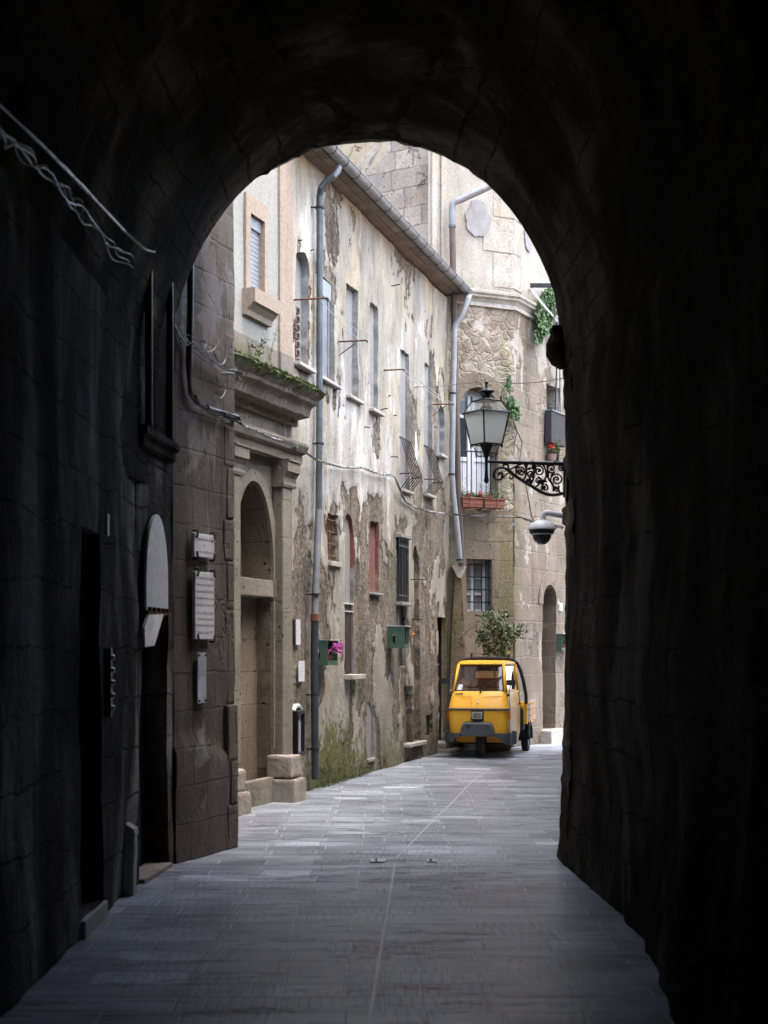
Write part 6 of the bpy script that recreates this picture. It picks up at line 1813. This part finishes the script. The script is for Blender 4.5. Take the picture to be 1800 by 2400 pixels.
low = [(.335, .455, .525, -.265, .87, .10), (.50, .465, .535, -.285, .88, .10), (.74, .470, .54, -.30, .88, .09), (.765, .470, .54, -.298, .88, .09), (.80, .462, .535, -.285, .88, .09), (.92, .445, .525, -.225, .87, .09), (1.015, .43, .51, -.165, .86, .09), (1.03, .42, .50, -.15, .85, .09)]
mb = MB(); loft(low, mb, True, False)
loft([(.215, .40, .50, .20, .84, .10), (.337, .44, .52, .20, .86, .10)], mb, True, False); CB = mb.build('cab', MAT['yellow'], AP, AM, smooth=True, angle=50)
mb = MB(); loft([(1.0, .40, .48, -.12, .83, .08), (1.012, .40, .48, -.12, .83, .08)], mb); mb.build('dashboard', MAT['seat'], CB, AM)
# roof
mb = MB(); loft([(1.43, .372, .455, .075, .80, .09), (1.455, .378, .462, .060, .81, .10), (1.475, .365, .45, .09, .80, .12), (1.497, .30, .38, .17, .72, .12), (1.505, .2, .28, .27, .62, .12)], mb)
mb.build('roof', MAT['yellow'], CB, AM, smooth=True, angle=60)
# pillars, rear panel with a rounded window
mb = MB()
F0 = Vector((.405, -.135, 1.02)); F1 = Vector((.355, .095, 1.44)); F2 = Vector((.495, .50, 1.02)); R0 = Vector((.48, .82, 1.02)); R1 = Vector((.44, .77, 1.44))
def bar(a, b, w, par=mb):
    par.tube([a, b], w, 6)
for s in (-1, 1):
    m = lambda v: Vector((v.x*s, v.y, v.z))
    bar(m(F0), m(F1), .026); bar(m(R0), m(R1), .030); bar(m(F1), m(R1), .018)
islands(mb.build('pillar', MAT['yellow'], CB, AM, smooth=True))
mb = MB()
def fr(a, b, r): mb.tube([a, b], r, 6)
# windscreen rubber frame
Wf = [Vector((-.375, -.15, 1.035)), Vector((.375, -.15, 1.035)), Vector((.33, .085, 1.425)), Vector((-.33, .085, 1.425))]
for i in range(4): fr(Wf[i], Wf[(i+1) % 4], .011)
mb.build('windscreen_seal', MAT['rubber'], CB, AM)
mb = MB(); mb.face([Wf[0], Wf[1], Wf[2], Wf[3]]); mb.build('windscreen', MAT['clear'], CB, AM)
mb = MB(); g0 = [(-.445, 1.02), (.445, 1.02), (.405, 1.44), (-.405, 1.44)]
# rear wall built around its window
rw = []; y0 = .80
def rr(x0, x1, z0, z1, r, n=4):
    P = []
    for (cx, cz, a0) in ((x1-r, z1-r, 0), (x0+r, z1-r, .5*math.pi), (x0+r, z0+r, math.pi), (x1-r, z0+r, 1.5*math.pi)):
        for k in range(n+1): a = a0+math.pi/2*k/n; P.append((cx+r*math.cos(a), cz+r*math.sin(a)))
    return P
inn = rr(-.20, .20, 1.14, 1.34, .045); outp = []
for (x, z) in inn:
    dx_, dz_ = x, z-1.235
    k = min(.435/abs(dx_) if abs(dx_) > 1e-6 else 99, .215/abs(dz_) if abs(dz_) > 1e-6 else 99); outp.append((dx_*k, 1.235+dz_*k))
vi = [mb.bm.verts.new((x, y0, z)) for x, z in inn]; vo = [mb.bm.verts.new((x, y0, z)) for x, z in outp]
for i in range(len(vi)): mb.bm.faces.new((vi[i], vi[(i+1) % len(vi)], vo[(i+1) % len(vi)], vo[i]))
mb.build('rear_panel', MAT['seat'], CB, AM)
mb = MB(); mb.tube([(x, y0-.005, z) for x, z in inn], .010, 6, closed=True); mb.build('rear_window_seal', MAT['rubber'], CB, AM)
mb = MB(); mb.face([(x, y0+.004, z) for x, z in inn]); mb.build('rear_window', MAT['clear'], CB, AM)
mb = MB(); mb.box(-.38, .38, .45, .62, 1.0, 1.22, .04, None, 2); mb.build('seat', MAT['seat'], CB, AM, smooth=True)
mb = MB(); mb.tube([(.0+.28*math.cos(a), .10+.02*math.sin(a), 1.07+.03*math.sin(a)) for a in (math.pi, math.pi*.9, math.pi*.5, math.pi*.1, 0)], .012, 6); mb.build('handlebar', MAT['rubber'], CB, AM)
# side windows and doors
for s in (-1, 1):
    mb = MB(); q = [Vector((.425*s, -.08, 1.04)), Vector((.49*s, .48, 1.04)), Vector((.455*s, .60, 1.04)), Vector((.43*s, .60, 1.42)), Vector((.372*s, .14, 1.42))]
    q = [Vector((.428*s, -.09, 1.04)), Vector((.475*s, .74, 1.04)), Vector((.438*s, .72, 1.42)), Vector((.37*s, .13, 1.42))]
    mb.face(q); mb.build('side_window', MAT['clear'], CB, AM)
    mb = MB()
    for i in range(4): mb.tube([q[i], q[(i+1) % 4]], .010, 5)
    mb.build('window_frame', MAT['yellow'], CB, AM)
    # door seams and panel
    mb = MB()
    sx = lambda v: (v[0]*s, v[1], v[2])
    mb.tube([sx((.474, -.12, .36)), sx((.482, -.15, .74)), sx((.455, -.08, 1.0))], .005, 4); mb.tube([sx((.538, .74, .36)), sx((.543, .74, .74)), sx((.513, .72, 1.0))], .005, 4)
    DRo = mb.build('door_seam', MAT['rubber'], CB, AM)
    mb = MB(); mb.box(.542*s-.012, .542*s+.012, .60, .72, .80, .83, .006); mb.build('door_handle', MAT['rubber'], CB, AM)
    mb = MB(); mb.tube([sx((.437, -.07, 1.035)), sx((.50, .10, 1.03))], .008, 5); mb.build('chrome_strip', MAT['chrome'], CB, AM)
# belt trim
mb = MB(); P = []
for (x, y) in outline(.478, .548, -.306, .886, .09):
    if y < .5: P.append((x, y-.035*(1-(x/.478)**2) if y < -.28 else y))
P2 = sorted(P, key=lambda p: (math.atan2(p[0], -(p[1]-.3))))
mb.tube([(x, y, .753) for x, y in P2], .016, 6); mb.build('belt_trim', MAT['plastic'], AP, AM, smooth=True)
# headlight
mb = MB(); mb.prism(rr(-.095, .095, .585, .742, .02), -.375, -.30); mb.prism(rr(-.075, .075, .56, .60, .02), -.365, -.30); HL = mb.build('headlight', MAT['rubber'], AP, AM)
mb = MB(); mb.prism(rr(-.080, .080, .610, .715, .015), -.386, -.376); mb.build('headlight_ring', MAT['chrome'], HL, AM)
mb = MB(); mb.prism(rr(-.071, .071, .618, .707, .012), -.392, -.386); mb.build('lens', MAT['lens'], HL, AM)
# front mudguard: trapezoid hood
mb = MB()
sec = [(-.27, .36), (-.255, .46), (-.225, .535), (-.19, .56), (.19, .56), (.225, .535), (.255, .46), (.27, .36)]
rows = []
for (y, k, dz) in ((-.26, 1.03, .0), (-.36, 1.0, -.01), (-.42, .96, -.03), (-.445, .92, -.07)):
    rows.append([mb.bm.verts.new((x*k, y, .36+(z-.36)*(1+dz*2) )) for x, z in sec])
for a, b in zip(rows, rows[1:]):
    for i in range(len(a)-1): mb.bm.faces.new((a[i], a[i+1], b[i+1], b[i]))
mb.bm.faces.new(rows[-1])
MG = mb.build('mudguard', MAT['plastic'], AP, AM, smooth=True, angle=35)
mb = MB(); mb.lathe([(0, .006), (.032, .005), (.036, 0)], 18, T(-.13, -.444, .49) @ RX(R(90))); mb.build('round_blank', MAT['rubber'], MG, AM)
# lower bumper skirt, notched over the wheel
mb = MB()
def skirt(z0f, z1, pts):
    top = [mb.bm.verts.new((x, y, z1)) for x, y, _ in pts]; bot = [mb.bm.verts.new((x*1.0, y+.012, zb)) for x, y, zb in pts]
    for i in range(len(pts)-1): mb.bm.faces.new((top[i], top[i+1], bot[i+1], bot[i]))
L_ = [(-.548, .10, .21), (-.510, -.12, .21), (-.492, -.24, .21), (-.455, -.31, .24), (-.38, -.345, .30), (-.27, -.36, .335), (-.2, -.44, .35), (.2, -.44, .35), (.27, -.36, .335), (.38, -.345, .27), (.455, -.31, .22), (.492, -.24, .20), (.510, -.12, .20), (.548, .10, .20), (.552, .22, .20)]
skirt(0, .385, L_); mb.build('bumper', MAT['plastic'], AP, AM)
o = bpy.data.objects['bumper']; mdf = o.modifiers.new('s', 'SOLIDIFY'); mdf.thickness = .02
mb = MB(); mb.box(.49, .56, .02, .10, .20, .41, .01); mb.box(-.56, -.49, .02, .10, .20, .41, .01); islands(mb.build('bumper_guard', MAT['plastic'], AP, AM))
# wheels
def wheel(x, y, r, w, label=None):
    M = AM @ T(x, y, r) @ RY(R(90))
    mb = MB(); pr = [(r*.62, -w/2), (r*.88, -w/2), (r*.97, -w*.36), (r, -w*.12), (r, w*.12), (r*.97, w*.36), (r*.88, w/2), (r*.62, w/2)]
    mb.lathe(pr, 32)
    # tread grooves
    for k in range(40):
        a = 2*math.pi*k/40
        mb.box(r-.006, r+.004, -.010, .010, -w*.36, -w*.05, 0, RZ(a)); mb.box(r-.006, r+.004, -.010, .010, w*.05, w*.36, 0, RZ(a+.08))
    Wq = mb.build('wheel', MAT['rubber'], AP, M, smooth=True, angle=30)
    mb = MB(); mb.lathe([(0, -w*.28), (r*.30, -w*.30), (r*.40, -w*.15), (r*.62, -w*.42), (r*.62, w*.42), (r*.40, w*.15), (r*.30, w*.30), (0, w*.28)], 24); mb.build('rim', MAT['zincdark'], Wq, M, smooth=True)
wheel(0, .0, .205, .105); wheel(-.53, 1.59, .205, .115); wheel(.53, 1.59, .205, .115)
mb = MB(); mb.tube([(.02, .03, .21), (.07, .02, .21), (.075, .0, .34), (0, .02, .42)], .022, 8); mb.tube([(-.5, 1.59, .205), (.5, 1.59, .205)], .035, 8); mb.tube([(0, .35, .26), (0, 1.5, .24)], .06, 8); mb.build('axle', MAT['rubber'], AP, AM)
mb = MB(); mb.box(-.32, .32, .22, .80, .19, .30, .02); mb.box(-.40, .40, .75, 2.1, .26, .48, .02); mb.build('underbody', MAT['rubber'], AP, AM)
# cargo bed
mb = MB()
x0, x1, y0, y1, z0, z1 = -.60, .60, 1.0, 2.25, .50, .79
mb.box(x0, x1, y0, y1, z0-.03, z0); mb.box(x0, x1, y0, y0+.025, z0, z1+.0, .004); mb.box(x0, x1, y1-.025, y1, z0, z1, .004)
for s in (-1, 1):
    for y in (y0+.03, (y0+y1)/2, y1-.07): mb.box(s*.6-.018, s*.6+.018, y-.03, y+.04, z0-.03, z1, .004)
    mb.box(s*.6-.02, s*.6+.02, y0, y1, z1-.0, z1+.03, .006)
BD = mb.build('cargo_bed', MAT['yellow'], AP, AM)
for s in (-1, 1):
    mb = MB()
    for k in range(3): mb.box(s*.605-.012, s*.605+.012, y0+.02, y1-.02, z0+.005+k*.095, z0+.09+k*.095, .004)
    mb.build('side_board', MAT['plank'], BD, AM)
mb = MB(); mb.box(.585, .625, y0+.02, y1, z1+.031, z1+.045, .004); mb.build('top_rail', MAT['zinclight'], BD, AM)
# rear mudguards
for s in (-1, 1):
    mb = MB(); P = []
    for k in range(9):
        a = math.pi*(k/8)*1.05-.1
        P.append((1.59+.27*math.cos(a), .22+.26*math.sin(a)))
    for a, b in zip(P, P[1:]):
        mb.face([(s*.45, a[0], a[1]), (s*.62, a[0], a[1]), (s*.62, b[0], b[1]), (s*.45, b[0], b[1])])
        mb.face([(s*.62, a[0], a[1]), (s*.62, b[0], b[1]), (s*.62, b[0], b[1]-.04), (s*.62, a[0], a[1]-.04)])
    mb.box(s*.62-.17 if s > 0 else s*.62, s*.62 if s > 0 else s*.62+.17, 1.27, 1.30, .24, .50, .005)
    mb.build('rear_mudguard', MAT['rubber'], AP, AM)
mb = MB(); mb.box(.45, .56, .93, 1.22, .36, .74, .03); mb.build('tank', MAT['rubber'], AP, AM)
# roll bar over the cab
mb = MB()
mb.tube([(.60, 1.02, .80), (.60, 1.0, .95), (.565, .98, 1.15), (.52, .96, 1.33), (.47, .94, 1.45), (.38, .92, 1.515), (.2, .91, 1.535), (-.2, .91, 1.535), (-.38, .92, 1.515), (-.47, .94, 1.45), (-.52, .96, 1.33), (-.565, .98, 1.15), (-.60, 1.0, .95), (-.60, 1.02, .80)], .028, 10)
RB = mb.build('roll_bar', MAT['rubber'], AP, AM, smooth=True)
mb = MB(); mb.tube([(.33, .91, 1.53), (.33, .91, 1.605)], .018, 8); mb.tube([(-.27, .91, 1.53), (-.27, .91, 1.615)], .018, 8); islands(mb.build('post', MAT['rubber'], RB, AM))
mb = MB(); mb.lathe([(0, .0), (.014, 0), (.020, .018), (.012, .022), (.018, .03), (0, .032)], 10, T(.33, .91, 1.605)); mb.build('post_tip', MAT['yellow'], RB, AM)
# mirrors
for s, c in ((-1, Vector((-.545, -.06, 1.185))), (1, Vector((.50, -.16, 1.165)))):
    Mx = AM @ T(*c) @ RX(R(90))
    mb = MB(); mb.prism(rr(c.x-.068, c.x+.068, c.z-.042, c.z+.042, .018), c.y-.02, c.y+.02); MI = mb.build('mirror', MAT['rubber'], AP, AM)
    base = Vector((s*.455, -.13, .97))
    mb = MB(); mb.tube([base, base+Vector((s*.02, -.03, .05)), c+Vector((-.01*s, 0, -.04))], .006, 6); mb.box(base.x-.022, base.x+.022, base.y-.03, base.y+.02, base.z-.022, base.z+.02, .006); mb.build('arm', MAT['rubber'], MI, AM)
# indicators
for s in (-1, 1):
    mb = MB(); mb.box(s*.478-.018, s*.478+.018, -.235, -.17, .60, .715, .012, None, 2); mb.build('indicator', MAT['amber'], AP, AM)
# wiper
mb = MB(); n_ = Vector((0, -.85, .5)).normalized()
def onw(x, t): return Vector((x, -.15+.235*t, 1.035+.39*t))+n_*.025
mb.tube([onw(.02, -.10), onw(.10, .14), onw(.20, .36)], .006, 5); mb.tube([onw(.13, .20), onw(.35, .55)], .009, 5); mb.tube([onw(.02, -.10), onw(.03, -.05)], .013, 6)
mb.build('wiper', MAT['rubber'], CB, AM)
# stickers, badges
mb = MB(); mb.face([onw(-.345, .03)-n_*.018, onw(-.27, .03)-n_*.018, onw(-.26, .24)-n_*.018, onw(-.325, .24)-n_*.018]); mb.build('sticker', MAT['paper'], CB, AM)
mb = MB(); yb = -.338
def frontat(x, z):   # front surface at height z (upper slanted part)
    ys = [(.80, -.285), (.92, -.225), (1.015, -.165)]
    y = ys[0][1] if z <= .8 else (ys[0][1]+(ys[1][1]-ys[0][1])*(z-.8)/.12 if z < .92 else ys[1][1]+(ys[2][1]-ys[1][1])*(z-.92)/.095)
    hf = .46-.03*max(0, z-.8)/.2
    return Vector((x, y-.035*(1-(x/hf)**2)-.006, z))
P = [frontat(.0+.016*math.cos(a), .875+.019*math.sin(a))+Vector((0, -.002, 0)) for a in [math.pi/3*k+math.pi/6 for k in range(6)]]
mb = MB(); mb.tube(P, .004, 5, closed=True); BG = mb.build('badge', MAT['chrome'], CB, AM)
mb = MB(); mb.face(P); mb.build('badge_face', MAT['marble'], BG, AM)
mb = MB(); q = [frontat(-.37, .985), frontat(-.24, .980), frontat(-.24, 1.0), frontat(-.36, 1.003)]
q = [p+Vector((0, -.004, 0)) for p in q]; mb.face(q); NB = mb.build('name_badge', MAT['rubber'], CB, AM)
tm = text_mesh('Ape 50', .024, 'lettering', MAT['chrome'], NB, AM @ T(-.36, q[0].y-.012, .984) @ RX(R(62)))
# raised bonnet outlines
mb = MB()
for (xa, xb) in ((-.37, -.10), (.08, .37)):
    P = [frontat(xa, .955), frontat((xa+xb)/2, .955), frontat(xb, .955), frontat(xb, .90), frontat(xb, .84)]
    mb.tube([p+Vector((0, .003, 0)) for p in P], .0045, 4)
mb.build('bonnet_rib', MAT['yellow'], CB, AM)

# ============================================================ light and camera
w = bpy.data.worlds.new('World'); SC.world = w; w.use_nodes = True
nt = w.node_tree; bg = nt.nodes['Background']
sky = nt.nodes.new('ShaderNodeTexSky'); sky.sky_type = 'NISHITA'; sky.sun_disc = False
EL, AZ = R(72), R(110)       # sun behind the viewer's right
sky.sun_elevation = EL; sky.air_density = 1.0; sky.dust_density = 4.0; sky.ozone_density = 1.0
sd = Vector((math.sin(AZ)*math.cos(EL), math.cos(AZ)*math.cos(EL), math.sin(EL)))   # towards the sun; azimuth from +Y clockwise
sky.sun_rotation = AZ
nt.links.new(sky.outputs[0], bg.inputs[0]); bg.inputs[1].default_value = .15
sun = bpy.data.lights.new('sun', 'SUN'); sun.energy = .5; sun.angle = R(110); sun.color = (1, .97, .93)
so = bpy.data.objects.new('sun', sun); COL.objects.link(so)
so.rotation_euler = (-sd).to_track_quat('-Z', 'Y').to_euler(); so.location = (4, -4, 30)
cam = bpy.data.cameras.new('camera'); co = bpy.data.objects.new('camera', cam); COL.objects.link(co)
co.location = (0, 0, CH); co.rotation_euler = (R(90), 0, 0)
cam.sensor_fit = 'VERTICAL'; cam.sensor_height = 32; cam.sensor_width = 24; cam.lens = F/2400*32
cam.shift_y = (HY-1200)/2400; cam.clip_start = .1; cam.clip_end = 400
cam.dof.use_dof = True; cam.dof.focus_distance = 23; cam.dof.aperture_fstop = 2.8
SC.camera = co
vs_ = SC.view_settings; vs_.view_transform = 'Standard'; vs_.look = 'None'; vs_.gamma = 1; vs_.exposure = 2.7; vs_.use_curve_mapping = False
SC.cycles.use_denoising = True
SC.cycles.use_adaptive_sampling = True; SC.cycles.adaptive_threshold = .03; SC.cycles.max_bounces = 6; SC.cycles.diffuse_bounces = 4; SC.cycles.transparent_max_bounces = 12
SC.cycles.sample_clamp_indirect = 6
